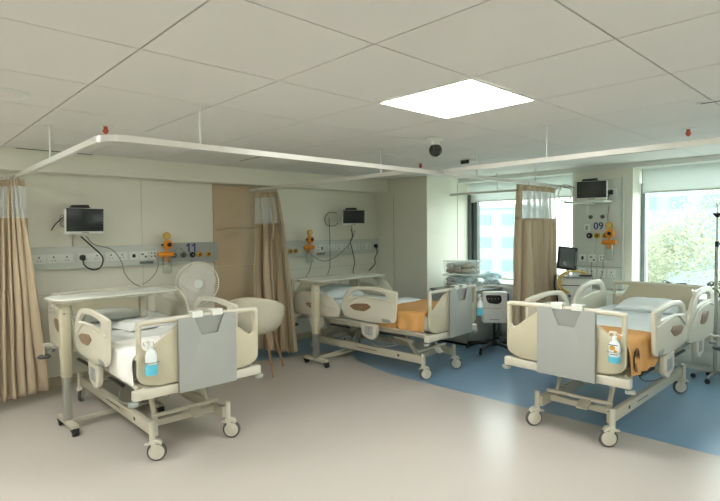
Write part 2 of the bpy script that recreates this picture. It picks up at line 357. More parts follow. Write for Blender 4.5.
def make_bed(loc, rz, label, dz=0, head_near_raised=True, wheels=(0, 0, 0, 0)):
    r = thing('hospital_bed', label, 'hospital bed', loc, rz, 'electric hospital beds')
    # base frame
    b = MB()
    for s in (-1, 1): b.box(s*.285-.022, s*.285+.022, .20, 2.06, .175, .265, .006)
    b.box(-.26, .26, .33, .37, .2, .25, .005).box(-.26, .26, 1.92, 1.96, .2, .25, .005)
    o = b.build('base_frame', m_cream2, r)
    MB().box(-.31, -.307, .55, .58, .21, .235).box(-.31, -.3075, .9, 1.25, .22, .226).box(.307, .31, .55, .58, .21, .235).box(.3075, .31, .75, 1.0, .22, .226).build('warning_decal', m_black, o, smooth=False)
    # casters
    for k, (x, y) in enumerate(((-.31, .20), (.31, .20), (-.31, 2.05), (.31, 2.05))):
        a = wheels[k]; M_ = T(x, y, 0) @ Rz(a)
        c = MB().cyl((0, 0, .15), (0, 0, .30), .022, n=16, bev=.004, M=M_)
        c.plate([rnd([(-.06, .12, .02), (-.045, .155, .02), (.0, .168, .02), (.035, .155, .02), (.045, .125, .015), (.0, .142, .03), (-.035, .13, .02)])], .056, .006, M_ @ T(0, -.012, 0) @ YZ)
        for sx in (-1, 1): c.plate([rnd([(-.05, .065, .008), (-.028, .14, .008), (.012, .14, .008), (-.015, .06, .008)])], .006, .0015, M_ @ T(sx*.026, 0, 0) @ YZ)
        cs = c.build('caster', m_ivory, r)
        w_ = MB().lathe([(.053, -.018), (.066, -.015), (.071, -.006), (.071, .006), (.066, .015), (.053, .018)], n=32, M=M_ @ T(0, -.03, .071), axis='X')
        w_.build('wheel', m_tyre, cs)
        MB().lathe([(0, -.0235), (.02, -.0235), (.024, -.0215), (.046, -.0205), (.05, -.018), (.056, -.0185), (.056, .0185), (.05, .018), (.046, .0205), (.024, .0215), (.02, .0235), (0, .0235)], n=32, M=M_ @ T(0, -.03, .071), axis='X').build('wheel_cover', m_ivory, cs)
        MB().box(-.016, .016, .015, .055, .125, .138, .005, M=M_).build('brake_pedal', m_ivory, cs)
    # lift arms and tubes
    zf = .565+dz
    for s in (-1, 1):
        MB().box(s*.22-.015, s*.22+.015, -.02, .02, 0, math.hypot(.17, zf-.25), .006, M=T(0, .36, .235) @ Rx(-math.atan2(.17, zf-.25))).build('lift_arm', m_cream2, r)
        MB().box(s*.22-.014, s*.22+.014, -.022, .022, 0, .3, .006, M=T(0, .40, .42+dz/2) @ Rx(-PI/2*.97)).build('lift_arm', m_cream2, r)
        MB().box(s*.22-.015, s*.22+.015, -.02, .02, 0, math.hypot(.2, zf-.25), .006, M=T(0, 1.94, .235) @ Rx(math.atan2(.2, zf-.25))).build('lift_arm', m_cream2, r)
    MB().cyl((-.27, .30, .30), (.27, .30, .30), .016).build('cross_tube', m_cream2, r)
    MB().cyl((-.27, 1.9, .32), (.27, 1.9, .32), .016).build('cross_tube', m_cream2, r)
    p = MB().box(.02, .11, .20, .30, .235, .255, .004, M=T(0, 0, .02) @ T(0, .25, .245) @ Rx(.55) @ T(0, -.25, -.245)).build('foot_pedal', m_cream2, r)
    MB().cyl((-.05, .55, .36+dz/2), (.0, 1.15, .47+dz/2), .03, n=16).cyl((0, 1.15, .47+dz/2), (.01, 1.4, .51+dz/2), .014, n=12).build('actuator', m_greyd, r)
    MB().tube([(-.2, .9, .52+dz), (-.24, .7, .38), (-.26, .62, .34), (-.30, .75, .30), (-.29, .95, .29), (-.2, 1.15, .40), (-.1, 1.3, .52+dz)], .009, 8).build('hose_loop', m_grey, r)
    MB().tube([(.3, .8, .55+dz), (.34, .7, .45), (.33, .95, .36), (.35, 1.3, .34), (.3, 1.7, .42), (.25, 2.1, .5)], .005, 6).build('power_cord', m_black, r)
    # upper frame
    b = MB()
    for s in (-1, 1):
        b.box(s*.40-.02, s*.40+.02, .02, 2.24, .56+dz, .61+dz, .006)
    for y in (.45, .95, 1.45, 1.95): b.box(-.4, .4, y-.02, y+.02, .56+dz, .6+dz, .004)
    b.build('upper_frame', m_cream2, r)
    d = MB()
    for s in (-1, 1): d.tube([(s*.45, .06, .60+dz), (s*.455, .2, .615+dz), (s*.455, .9, .63+dz), (s*.455, 2.2, .63+dz)], .016, 8, k=3)
    for y in (.3, .6, 1.02, 1.3, 1.56, 1.95): d.box(-.45, .45, y-.05, y+.05, .615+dz, .63+dz, .003)
    d.build('mattress_deck', m_ivory, r)
    for s in (-1, 1):
        for ya, yb in ((.42, .74), (1.25, 1.6)): MB().box(s*.43-.012, s*.43+.012, ya, yb, .530+dz, .550+dz, .004).build('accessory_rail', m_black, r, label='black accessory rail')
    # end bars
    for y, nm in ((.02, 'foot_bar'), (2.28, 'head_bar')):
        e = MB().box(-.505, .505, y-.03, y+.03, .535+dz, .605+dz, .008).build(nm, m_ivory, r)
        for s in (-1, 1):
            MB().cyl((s*.50, y+(.03 if y > 1 else -.0), .50+dz), (s*.50, y+(.03 if y > 1 else 0), .527+dz), .036, n=20, bev=.006).build('bumper_roller', m_greyd if y > 1 else m_grey, e)
    for s in (-1, 1):
        bb = MB().box(s*.47-.0, s*.60, 2.10, 2.13, .60+dz, .625+dz, .004).cyl((s*.60, 2.115, .62+dz), (s*.60, 2.115, .50+dz), .009, n=10).build('bumper_bracket', m_ivory, r)
        MB().lathe([(0, -.018), (.05, -.014), (.062, 0), (.05, .014), (0, .018)], (s*.60, 2.115, .50+dz), n=24).build('rubber_bumper', m_tyre, bb, label='dark round rubber bumper')
    fb = board('footboard', r, .0, dz); hb = board('headboard', r, 2.31, dz, True)
    for s in (-1, 1):
        siderail(r, s*.525, 'foot', dz, s, raised=(head_near_raised or s == -1))
        siderail(r, s*.525, 'head', dz, s, raised=(head_near_raised or s == 1))
    # mattress
    def mt(u, v): pass
    MB().box(-.435, .435, .05, 2.22, .635+dz, .815+dz, .04, seg=4).build('mattress', m_matt, r)
    return r
bed_a = make_bed((1.75, 3.60, 0), 0, 'cream hospital bed with rumpled grey sheets and no orange blanket', wheels=(1.05, .85, 2.6, 1.2))
bed_b = make_bed((4.77, 3.52, 0), math.radians(3.5), 'cream hospital bed with orange blanket near the corner pillar, one head rail lowered', -.055, False, wheels=(.95, .55, 1.9, .9))
bed_c = make_bed((3.90, 1.835, 0), -PI/2, 'cream hospital bed by the wide window with white sheet over orange blanket', wheels=(-.7, -.85, -1.1, -.8))
def inbed(bed):
    return Matrix.Translation(bed.location) @ Rz(bed.rotation_euler.z)
# ---- chart boards and bottles hung on the footboards
def chart_board(bed, x0, dz, lab):
    r = thing('chart_holder', lab, 'chart holder', (inbed(bed) @ Vector((x0, -.035, .54+dz))), bed.rotation_euler.z, 'grey chart holders on the footboards')
    MB().plate([rnd([(-.23, 0, .008), (.23, 0, .008), (.23, .535, .012), (.13, .535, .01), (.075, .40, .01), (-.055, .40, .01), (-.11, .535, .01), (-.23, .535, .012)], n=3)], .012, .002, T(0, -.012, 0) @ XZ).build('front_panel', m_grey, r)
    MB().plate([rnd([(-.23, 0, .008), (.23, 0, .008), (.23, .535, .012), (-.23, .535, .012)], n=3)], .008, .002, T(0, .008, 0) @ XZ).build('back_panel', m_greyd, r)
    for s in (-.075, .085):
        MB().plate([rnd([(-.042, .528, .004), (.042, .528, .004), (.042, .572, .004), (-.042, .572, .004)], n=2)], .008, .002, T(s, .002, -.0) @ T(0, -.0, 0) @ XZ).box(s-.045, s+.045, .0, .064, .566, .573, .002).build('hook_clip', m_white, r, label='white hook clip')
    return r
chart_board(bed_a, .03, 0, 'grey chart holder on the footboard of the bed with rumpled grey sheets')
chart_board(bed_b, .09, -.055, 'grey chart holder on the footboard of the bed near the corner pillar')
chart_board(bed_c, .045, 0, 'grey chart holder on the footboard of the bed by the wide window')
def bottle(loc, rz, lab, gel=.40, square=False):
    r = thing('sanitizer_bottle', lab, 'bottle', loc, rz, 'hand rub bottles hung on the beds')
    def body(z0, z1, e=0):
        mb = MB(); n = 28; prof = [(z0, .93), (z0+.008, 1), (z0+(z1-z0)*.72, 1), (z0+(z1-z0)*.86, .8), (z0+(z1-z0)*.95, .42), (z1, .36)] if z1 > .14 else [(z0, .93), (z0+.008, 1), (z1, 1)]
        t_ = []
        for z, k in prof: t_.append((z, k))
        for (za, ka), (zb, kb) in zip(t_, t_[1:]): pass
        bm = mb.bm; R = []
        for z, k in t_:
            R.append([bm.verts.new(((.038+e)*k*math.copysign(abs(math.cos(2*PI*j/n))**.7, math.cos(2*PI*j/n)), (.028+e)*k*math.copysign(abs(math.sin(2*PI*j/n))**.7, math.sin(2*PI*j/n)), z)) for j in range(n)])
        for i in range(len(R)-1):
            for j in range(n): bm.faces.new((R[i][j], R[i][(j+1) % n], R[i+1][(j+1) % n], R[i+1][j]))
        bm.faces.new(R[0][::-1]); bm.faces.new(R[-1]); return mb
    body(0, .19).build('bottle_body', m_bottle, r)
    body(.002, .19*gel, .0015).build('gel_label', m_cy, r, label='cyan lower band')
    MB().cyl((0, 0, .185), (0, 0, .215), .017, n=16, bev=.003).cyl((0, 0, .21), (0, 0, .24), .006, n=10).build('cap', m_white, r)
    MB().box(-.035, .012, -.008, .008, .238, .252, .004).cyl((-.032, 0, .245), (-.04, 0, .225), .005, n=8).build('pump_nozzle', m_white, r)
    MB().tube([(-.03, .03, .20), (-.03, .045, .22), (.03, .045, .22), (.03, .03, .20)], .003, 6).box(-.05, .05, -.031, .034, .085, .092, .002).tube([(0, .034, .088), (0, .045, .15), (0, .045, .22)], .003, 6).build('wire_hanger', m_metal, r)
    return r
bottle((1.35, 3.545, .715), 0, 'pump bottle with cyan bottom hung on the footboard of the grey-sheeted bed')
o = inbed(bed_b) @ Vector((.50, -.05, .66)); bottle(o, bed_b.rotation_euler.z, 'pump bottle with bright cyan bottom beside the mobile warmer', .5)
o = inbed(bed_c) @ Vector((.415, -.055, .725)); rb = bottle(o, -PI/2, 'pump bottle with printed label hung on the footboard by the wide window', .28)
rb.scale = (1, 1, .9)
MB().plate([circ(0, 0, .02, 16)], .002, .0005, T(-.005, -.0295, .125) @ XZ).plate([circ(.0, 0, .012, 16)], .002, .0005, T(.016, -.0295, .10) @ XZ).build('printed_mark', m_yel, rb, label='yellow printed mark')
MB().plate([[(-.03, 0), (.03, 0), (.03, .006), (-.03, .006)]], .002, .0005, T(0, -.0295, .145) @ XZ).plate([[(-.02, 0), (.03, 0), (.03, .005), (-.02, .005)]], .002, .0005, T(0, -.0295, .07) @ XZ).build('printed_text', m_bluepl, rb)
# ---- bedding
def cloth(fn, nu, nv, name, m, M, label, cat, th=.008, group=None):
    o = MB().grid(fn, nu, nv, M).build(name, m, smooth=True, ang=180, solid=th)
    sd = o.modifiers.new('sub', 'SUBSURF'); sd.levels = 1; sd.render_levels = 1
    return tag(o, label, cat, group)
def drape(y0, y1, zt, zl, zr, hw=.445, wr=.006, seed=0, edge=0, ripple=.012):
    """profile across x: hangs to zl on -x side and zr on +x side"""
    import mathutils.noise as NZ
    Lh, Rh = zt-zl, zt-zr; tot = Lh+Rh+2*hw
    def fn(u, v):
        s = u*tot; y = y0+(y1-y0)*v
        if s < Lh: x, z = -hw-.006-.012*math.sin(min((Lh-s)/.05, PI/2)), zt-(Lh-s); h = (Lh-s)
        elif s > Lh+2*hw: q = s-Lh-2*hw; x, z = hw+.006+.012*math.sin(min(q/.05, PI/2)), zt-q; h = q
        else: x, z = -hw+(s-Lh), zt; h = 0
        n = NZ.noise(Vector((x*5+seed, y*5, z*5)))*wr*2+NZ.noise(Vector((x*16+seed, y*14, z*9)))*wr
        if h > 0:
            x += math.copysign(abs(n)+ripple*h/max(Lh, Rh, .01)*(1+math.sin(y*38+seed)), x)
            z += edge*NZ.noise(Vector((y*6, seed, 1)))*h
        else: z += abs(n)*1.2-.004*((x/hw)**4)
        return Vector((x, y, z))
    return fn
# bed a: rumpled grey-white sheets, folded white cloth hanging at the corner
cloth(drape(.07, 2.15, .826, .80, .74, wr=.012, seed=3), 50, 70, 'bed_sheet', m_sheet, inbed(bed_a), 'rumpled pale grey sheet on the bed beneath the table with the wall monitor above', 'bed sheet')
def pillow(bed, x, y, z, w, d, h, name, m, lab, rz=0, tilt=0):
    mb = MB(); bmesh.ops.create_grid(mb.bm, x_segments=24, y_segments=18, size=.5)
    base = [v for v in mb.bm.verts]; ext = bmesh.ops.extrude_face_region(mb.bm, geom=mb.bm.faces[:])
    top = set(v for v in ext['geom'] if isinstance(v, bmesh.types.BMVert))
    for v in mb.bm.verts:
        a, b = v.co.x*2, v.co.y*2; k = max(0, (1-abs(a)**3.0))**.55*max(0, (1-abs(b)**3.0))**.55
        pin = 1-.09*(1-abs(a))*(abs(b)**2)-.0
        n = NZ.noise(Vector((a*2.2+x*9, b*2.2, 1)))*.014*k
        zz = (h*(.72*k)+n) if v in top else -h*.28*k
        v.co = Vector((a*w/2*(1-.05*(1-abs(b))*abs(a)), b*d/2*(1-.07*(1-abs(a))*abs(b)), zz))
    o = mb.build(name, m, ang=180); o.matrix_world = inbed(bed) @ T(x, y, z) @ Rz(rz) @ Rx(tilt)
    return tag(o, lab, 'pillow')
pillow(bed_a, -.08, 1.85, .862, .62, .42, .10, 'pillow', m_sheet, 'flat grey-white pillow on the bed beneath the table with the wall monitor above', .05)
# folded sheet stack near foot of bed a
def lump(seed, w, d, h, fold=3):
    def fn(u, v):
        a, b = 2*u-1, 2*v-1; k = (max(0, 1-a**6)**.5)*(max(0, 1-b**6)**.5)
        return Vector((a*w/2, b*d/2, h*k*(.8+.35*NZ.noise(Vector((u*5+seed, v*4, seed))))+.01*NZ.noise(Vector((u*20, v*18, seed)))*k))
    return fn
cloth(lump(4, .40, .34, .07), 24, 20, 'folded_cloth', m_sheet, inbed(bed_a) @ T(-.02, 1.18, .842) @ Rz(.2), 'crumpled folded cloth at the middle of the grey-sheeted bed', 'cloth', .006)
def hang_white(u, v):
    # over the mattress edge near the foot
    s = u*.565; y = .09+.50*v+.06*(1-u)*(v-.5)
    if s < .34: x, z = -.43+(.34-s), .842
    else: x, z = -.458-.012*math.sin(min((s-.34)/.05, PI/2)), .842-(s-.34)
    n = NZ.noise(Vector((x*5, y*5, z*4)))*.012+NZ.noise(Vector((x*2+3, y*9, z*2)))*.006
    z2 = z
    return Vector((x-(abs(n)*1.3 if s > .34 else 0), y, z2+(abs(n) if s < .34 else 0)))
cloth(hang_white, 30, 26, 'white_cloth', mat('bright_linen', (246, 246, 242), .85, noise=.01, bump=.15, bscale=12), inbed(bed_a), 'bright white cloth hanging over the mattress edge behind the footboard with the pump bottle', 'cloth', .008)
# bed b
cloth(drape(.76, 2.15, .772, .70, .68, wr=.007, seed=8), 46, 50, 'bed_sheet', m_sheet2, inbed(bed_b), 'pale blue-white sheet on the bed with the lowered rail', 'bed sheet')
cloth(drape(.06, .80, .785, .575, .62, wr=.006, seed=12, hw=.45), 50, 44, 'blanket', m_orange, inbed(bed_b), 'orange blanket over the foot half of the bed near the corner pillar', 'blanket', .012)
cloth(lump(9, .7, .26, .035), 24, 12, 'folded_sheet', m_sheet2, inbed(bed_b) @ T(.02, .84, .79), 'white sheet folded back over the orange blanket', 'sheet', .006)
pillow(bed_b, -.06, 1.82, .835, .66, .42, .15, 'pillow', m_sheet2, 'plump pale blue pillow beneath the bridge table nearer the corner pillar', -.1, .18)
# bed c
cloth(drape(.60, 2.15, .830, .72, .70, wr=.005, seed=21), 46, 60, 'bed_sheet', m_sheet2, inbed(bed_c), 'smooth white sheet on the bed by the wide window', 'bed sheet')
ob = cloth(drape(.06, .66, .844, .62, .60, wr=.005, seed=31, hw=.455), 50, 44, 'blanket', m_orange, inbed(bed_c), 'orange blanket at the foot of the bed by the wide window', 'blanket', .012)
mb = MB()
for k, rx in enumerate((.028, .04, .052, .064)):
    mb.tube([(.486+.002*k, .16+rx*.9*math.cos(a*PI/10), .72+rx*1.35*math.sin(a*PI/10)) for a in range(20)], .0028, 5, smooth=False, closed=True)
pt = mb.build('printed_pattern', m_blackline, ob, label='dark oval printed loops'); pt.matrix_parent_inverse = Matrix(); pt.matrix_local = inbed(bed_c)
pillow(bed_c, .03, 1.90, .872, .58, .38, .12, 'pillow', m_sheet2, 'white pillow against the headboard by the wide window', .06, .12)
# ------------------------------------------------------------------ bridge tables
def bridge_table(loc, rz, L, zt, lab, split=.46):
    r = thing('overbed_table', lab, 'overbed table', loc, rz, 'bridge tables over the beds')
    MB().plate([rnd([(-.10, -.17, .12), (L, -.17, .05), (L, .26, .05), (-.10, .26, .12)], n=6)], .026, .008, T(0, 0, zt-.013)).build('table_top', mat('pale_laminate', (226, 230, 220), .3, noise=.02), r)
    MB().plate([rnd([(-.106, -.176, .12), (L+.006, -.176, .05), (L+.006, .266, .05), (-.106, .266, .12)], n=6), rnd([(-.096, -.166, .12), (L-.004, -.166, .05), (L-.004, .256, .05), (-.096, .256, .12)], n=6)], .016, .003, T(0, 0, zt-.013)).build('edge_band', mat('edge_band', (168, 166, 150), .4, noise=.03), r)
    MB().box(-.04, L-.03, .02, .06, zt-.055, zt-.028, .006).box(-.05, .05, -.1, .2, zt-.05, zt-.028, .004).build('top_rail', m_cream2, r)
    MB().box(-.038, .038, -.045, .045, split, zt-.05, .012).build('outer_column', m_cream, r)
    MB().box(-.031, .031, -.036, .036, .08, split, .008).build('inner_column', m_metal, r)
    MB().cyl((-.015, -.045, zt-.13), (-.015, -.048, zt-.13), .006, n=10).build('screw', m_black, r)
    # base
    for x in (0, L-.22):
        f = MB().box(x-.03, x+.03, -.21, .21, .055, .095, .01).build('base_foot', m_cream2, r)
        for y in (-.19, .19):
            c = MB().box(x-.03, x+.03, y-.028, y+.028, .03, .07, .012).build('caster', m_black, r)
            MB().cyl((x-.025, y-.012, .024), (x+.025, y-.012, .024), .024, n=18, bev=.004).build('wheel', m_black, c)
    MB().box(0, L-.22, -.02, .02, .058, .088, .006).build('stretcher', m_cream2, r)
    MB().box(L-.25, L-.20, .13, .18, .09, zt-.05, .008).build('post', m_cream2, r)
    return r
bridge_table((1.15, 4.92, 0), math.radians(2), 0.95, 1.145, 'long narrow bridge table over the bed with rumpled grey sheets')
bt = bridge_table((4.0, 5.08, 0), math.radians(3), 1.16, 1.08, 'long narrow bridge table over the bed with the orange blanket', .4)
MB().tube([(.02, 0, .09), (.35, 0, .10), (.6, 0, .16), (.85, 0, .42), (1.0, 0, .60)], .014, 8).build('curved_brace', m_cream2, bt)
# ------------------------------------------------------------------ curtains
def curtain(name_lab, A, B, spreadA, spreadB, ztop, zmesh, zhem, nf, amp, seed, strip=0, tieback=None, extra=None, hemdz=0):
    """hangs between A and B at the top (xy), between spreadA and spreadB at the hem"""
    A, B, SA, SB = Vector(A), Vector(B), Vector(spreadA), Vector(spreadB)
    r = thing('ward_curtain', name_lab, 'curtain', (0, 0, 0), 0, 'ward curtains')
    cx, cy = (A+B)/2; r.location = (cx, cy, ztop)
    rs = random.Random(seed); ph = [rs.uniform(-.5, .5) for _ in range(60)]
    def pos(u, z):
        f = (ztop-z)/(ztop-zhem); f2 = f**.7
        a = A.lerp(SA, f2); b = B.lerp(SB, f2); p = a.lerp(b, u)
        d = (b-a).normalized(); n = Vector((-d.y, d.x))
        i = u*nf; w_ = math.sin(2*PI*i+2.2*NZ.noise(Vector((i*.45, seed, 5)))+.8*NZ.noise(Vector((i*.5, z*.5, seed))))
        am = amp*(.6+.9*f)*(1+.55*NZ.noise(Vector((i*.7, seed, 2)))*2)
        p = p+n*(w_*am)+d*(math.sin(4*PI*i+seed)*am*.35)
        p += n*.02*NZ.noise(Vector((u*5, z*1.4, seed)))*f*3
        return Vector((p.x-cx, p.y-cy, z-ztop+hemdz*(f**3)*math.sin(u*9+seed)))
    NU = nf*14
    def part(z0, z1, u0, u1, nm, m, rows, th=.003):
        mb = MB().grid(lambda a, b: pos(u0+(u1-u0)*a, z0+(z1-z0)*b), max(int(NU*(u1-u0)), 4), rows)
        o = mb.build(nm, m, r, ang=180, solid=th); return o
    part(zhem, zmesh, 0, 1, 'cloth_panel', m_curt, 30)
    part(zmesh, ztop-.07, strip, 1, 'net_panel', m_net, 8, 0)
    part(ztop-.07, ztop, strip, 1, 'heading_tape', m_curt, 3)
    if strip: part(zmesh, ztop, 0, strip, 'side_strip', m_curt, 8)
    if extra: part(zmesh, ztop, extra[0], extra[1], 'side_strip', m_curt, 8)
    NH = nf+3
    for k in range(NH):
        p = pos((k+.3)/NH, ztop)
        MB().tube([(p.x, p.y, -.02), (p.x+.006, p.y, .005), (p.x, p.y, .03)], .003, 6).build('hook', m_metal, r)
    # tie strip
    if tieback is not None:
        u, z = tieback; p = pos(u, z); q = pos(u+.02, z-.45); n = Vector((-.0, 0, 0))
        d = (B-A).normalized(); nn = Vector((-d.y, d.x, 0)); 
        if nn.dot(Vector((cx, cy, 0))) > 0: nn = -nn
        off = nn*(amp*1.5+.02)
        mb = MB().grid(lambda a, b: Vector((p.x, p.y, p.z))+off+Vector((d.x, d.y, 0))*((a-.5)*.03+.05*math.sin(b*2.4))+Vector((0, 0, -.62*b)), 2, 14)
        mb.build('tie_strip', m_curt, r, ang=180, solid=.004)
    return r
RZ = 2.28
curtain('beige curtain at the edge of the frame beside the trunking with sockets', (.92, 6.20), (1.03, 5.85), (.55, 5.80), (1.19, 6.03), RZ-.05, 1.85, .10, 7, .055, 5, tieback=(.72, 1.15), extra=(.45, .6))
curtain('beige curtain hanging between the two bridge-table beds beside the tub chair', (3.86, 6.2), (3.98, 5.85), (3.74, 6.12), (3.97, 5.44), RZ-.05, 1.80, .10, 8, .05, 11, tieback=(.85, 2.2), extra=(.86, 1.0))
curtain('beige curtain with net top in front of the window column', (5.86, 3.345), (6.82, 3.33), (5.83, 3.36), (6.84, 3.31), RZ-.025, 1.83, .12, 7, .055, 17, strip=.13, tieback=(.1, 1.15))
# ------------------------------------------------------------------ curtain tracks
def track(pts, hangers, lab, k=5):
    r = thing('curtain_track', lab, 'curtain track', (pts[0][0], pts[0][1], RZ), 0, 'white curtain tracks under the ceiling')
    O = Vector((pts[0][0], pts[0][1], RZ))
    P = [Vector((x, y, RZ))-O for x, y in pts]
    # rounded rectangular profile
    mb = MB(); bm = mb.bm; R = []
    for i, p in enumerate(P):
        a = P[max(i-1, 0)]; b = P[min(i+1, len(P)-1)]; d = (b-a).normalized(); s = Vector((-d.y, d.x, 0))
        R.append([bm.verts.new(p+s*sx*.017+Vector((0, 0, sz*.02))) for sx, sz in ((-1, -1), (1, -1), (1, 1), (-1, 1))])
    for i in range(len(R)-1):
        for j in range(4): bm.faces.new((R[i][j], R[i][(j+1) % 4], R[i+1][(j+1) % 4], R[i+1][j]))
    bm.faces.new(R[0][::-1]); bm.faces.new(R[-1])
    mb.build('rail', mat('track_white', (214, 214, 206), .3, noise=.01), r)
    for x, y in hangers:
        h = MB().cyl((x-O.x, y-O.y, .016), (x-O.x, y-O.y, ZC-RZ), .007, n=10).cyl((x-O.x, y-O.y, ZC-RZ-.006), (x-O.x, y-O.y, ZC-RZ), .03, n=18)
        h.build('hanger_rod', m_white, r)
    return r
def arc(cx, cy, rad, a0, a1, n=8): return [(cx+rad*math.cos(a0+(a1-a0)*i/n), cy+rad*math.sin(a0+(a1-a0)*i/n)) for i in range(n+1)]
YP = 3.33
track([(1.06, 6.44), (1.03, YP+.2)]+arc(1.18, YP+.15, .15, PI, 1.5*PI)+[(7.32, YP)], [(1.04, 4.72), (1.64, YP), (4.95, YP), (6.3, YP)], 'long white track that bends over the grey-sheeted bed and runs to the window column')
track([(3.91, 6.44), (3.91, YP+.02)], [(3.91, 3.82)], 'white track between the two bridge-table beds')
track([(4.42, YP-.02)]+arc(4.36, YP-.26, .2, PI/3, PI, 8)+[(4.16, 2.6), (4.16, 0.0), (4.16, -2.9)], [(4.16, 2.1), (4.16, .6), (4.16, -1.2)], 'white track running beside the lit panel toward the near end of the ward')
track([(7.1, 5.29), (7.1, YP+.03)], [(7.1, 4.4)], 'white track across the window by the corner pillar')
# ------------------------------------------------------------------ ceiling fittings
def sprinkler(x, y, lab):
    r = thing('sprinkler_head', lab, 'sprinkler', (x, y, ZC), 0, 'red ceiling sprinklers')
    MB().lathe([(0, -.004), (.055, -.008), (.062, -.003), (.062, 0)]).build('escutcheon', m_white, r)
    MB().cyl((0, 0, -.002), (0, 0, -.03), .016, n=14).lathe([(0, -.068), (.01, -.064), (.022, -.045), (.024, -.035), (.014, -.028), (0, -.028)], n=14).build('sprinkler_body', m_red, r)
sprinkler(1.38, 4.45, 'red sprinkler above the grey-sheeted bed')
sprinkler(5.17, 4.33, 'red sprinkler before the corner pillar')
sprinkler(5.23, 1.33, 'red sprinkler above the bed by the wide window')
r = thing('ceiling_camera', 'black dome camera on a white mount below the ceiling', 'camera', (3.87, 3.06, ZC))
MB().box(-.09, .05, -.05, .05, -.03, 0, .008).cyl((-.0, 0, -.03), (.0, 0, -.07), .04, n=20, bev=.005).build('mount', m_white, r)
MB().ball((0, 0, -.115), .062, n=24).build('dome', mat('dark_dome', (50, 50, 46), .15, noise=.05), r)
MB().cyl((-.035, -.045, -.125), (-.045, -.055, -.13), .022, n=16).build('lens', m_black, r)
r = thing('ceiling_speaker', 'flat round white speaker flush with the ceiling at the edge of the frame', 'speaker', (.60, 3.81, ZC))
MB().lathe([(0, -.008), (.10, -.008), (.125, -.012), (.14, -.004), (.14, 0)], n=36).build('bezel', m_white, r)
MB().lathe([(0, -.0105), (.098, -.0105), (.1, -.008)], n=36).build('grille', m_ceil, r)
r = thing('exit_light', 'small dark-fronted box under the ceiling before the corner pillar', 'emergency light', (5.43, 3.78, ZC))
MB().box(-.07, .07, -.07, .07, -.03, 0, .006).build('housing', m_white, r)
MB().box(-.078, -.072, -.055, -.01, -.045, -.01, .003).box(-.078, -.072, .01, .055, -.045, -.01, .003).box(-.074, -.06, -.06, .06, -.05, -.005, .003).build('lens', m_black, r)
def slot(x0, x1, y0, y1, lab):
    r = thing('slot_diffuser', lab, 'air vent', ((x0+x1)/2, (y0+y1)/2, ZC), 0, 'dark slot air vents in the ceiling'); hx, hy = (x1-x0)/2, (y1-y0)/2
    MB().box(-hx-.02, hx+.02, -hy-.02, hy+.02, -.006, 0, .002).build('frame', m_ceil, r)
    MB().box(-hx, hx, -hy, hy, -.009, -.005, .001).build('slot', m_black, r)
slot(1.05, 1.75, 6.105, 6.14, 'dark slot vent in the ceiling above the wall monitor with one cable loop')
slot(6.36, 6.375, 1.74, 2.46, 'dark slot vent above the headboard by the wide window')
slot(3.24, 3.255, 4.98, 5.56, 'short dark slot vent above the tub chair')
slot(4.20, 4.215, .80, 1.0, 'short dark slot vent at the edge of the frame beside the ceiling track')
r = thing('smoke_detector', 'small round detector on the ceiling in front of the corner pillar', 'detector', (6.0, 4.65, ZC))
MB().lathe([(0, -.04), (.03, -.04), (.045, -.02), (.05, 0)]).build('detector_body', m_white, r)
# ------------------------------------------------------------------ text
def text_mesh(s, size, parent, M, m, name='number_sign', th=.002):
    c = bpy.data.curves.new('t', 'FONT'); c.body = s; c.size = size; c.align_x = 'CENTER'; c.align_y = 'CENTER'; c.extrude = th; c.offset = .002
    ob = bpy.data.objects.new('t', c); COL.objects.link(ob); me = bpy.data.meshes.new_from_object(ob.evaluated_get(bpy.context.evaluated_depsgraph_get()))
    bpy.data.objects.remove(ob); bpy.data.curves.remove(c)
    mb = MB(); mb.bm.from_mesh(me); bpy.data.meshes.remove(me); bmesh.ops.transform(mb.bm, matrix=M, verts=mb.bm.verts)
    return mb.build(name, m, parent, smooth=False)
# ------------------------------------------------------------------ bedhead trunking (local: x along wall, -y out of the wall)
def socket(parent, x, z, w_, two=True, sw=False):
    o = MB().box(x-w_/2, x+w_/2, -.008, 0, z-.05, z+.05, .004, M=T(0, -.055, 0)).build('socket_plate', m_white, parent)
    n = 2 if two else 1; h = MB()
    for k in range(n):
        cx_ = x+(k-(n-1)/2)*w_*.5
        h.box(cx_-.006, cx_+.006, -.066, -.062, z+.008, z+.026).box(cx_-.02, cx_-.01, -.066, -.062, z-.024, z-.016).box(cx_+.01, cx_+.02, -.066, -.062, z-.024, z-.016)
    h.build('socket_hole', m_black, o, smooth=False)
def outlet(parent, x, z, ring, d=-.055, R=.036):
    o = MB().lathe([(R*.45, -.0), (R, 0), (R, .018), (R*.85, .026), (R*.55, .026), (R*.5, .01)], (x, d, z), n=24, axis='Y').build('gas_outlet', ring, parent)
    MB().cyl((x, d-.005, z), (x, d-.028, z), R*.52, n=20, bev=.003).build('outlet_core', m_black, o)
    MB().cyl((x, d-.028, z), (x, d-.031, z), R*.2, n=12).build('outlet_probe', m_white if ring is m_black else m_yel, o)
m_greyring = mat('grey_ring', (108, 112, 110), .4, noise=.05)
def trunking(name_lab, x0, x1, number=None):
    r = thing('bedhead_trunking', name_lab, 'bedhead trunking', (x0, Y1-.0, 0)); L = x1-x0
    b = MB().box(0, L, -.055, -.002, 1.30, 1.54, .006).box(0, L, -.07, -.002, 1.295, 1.31, .004).box(0, L, -.06, -.002, 1.53, 1.545, .003)
    b.build('trunking_body', m_panelwall, r); return r
ta = trunking('long pale trunking with sockets and the number 11 on the bedhead wall', 1.02, 3.36)
for x, w_, two in ((.25, .14, False), (.455, .26, True), (.765, .26, True), (1.045, .25, True)): socket(ta, x, 1.418, w_, two)
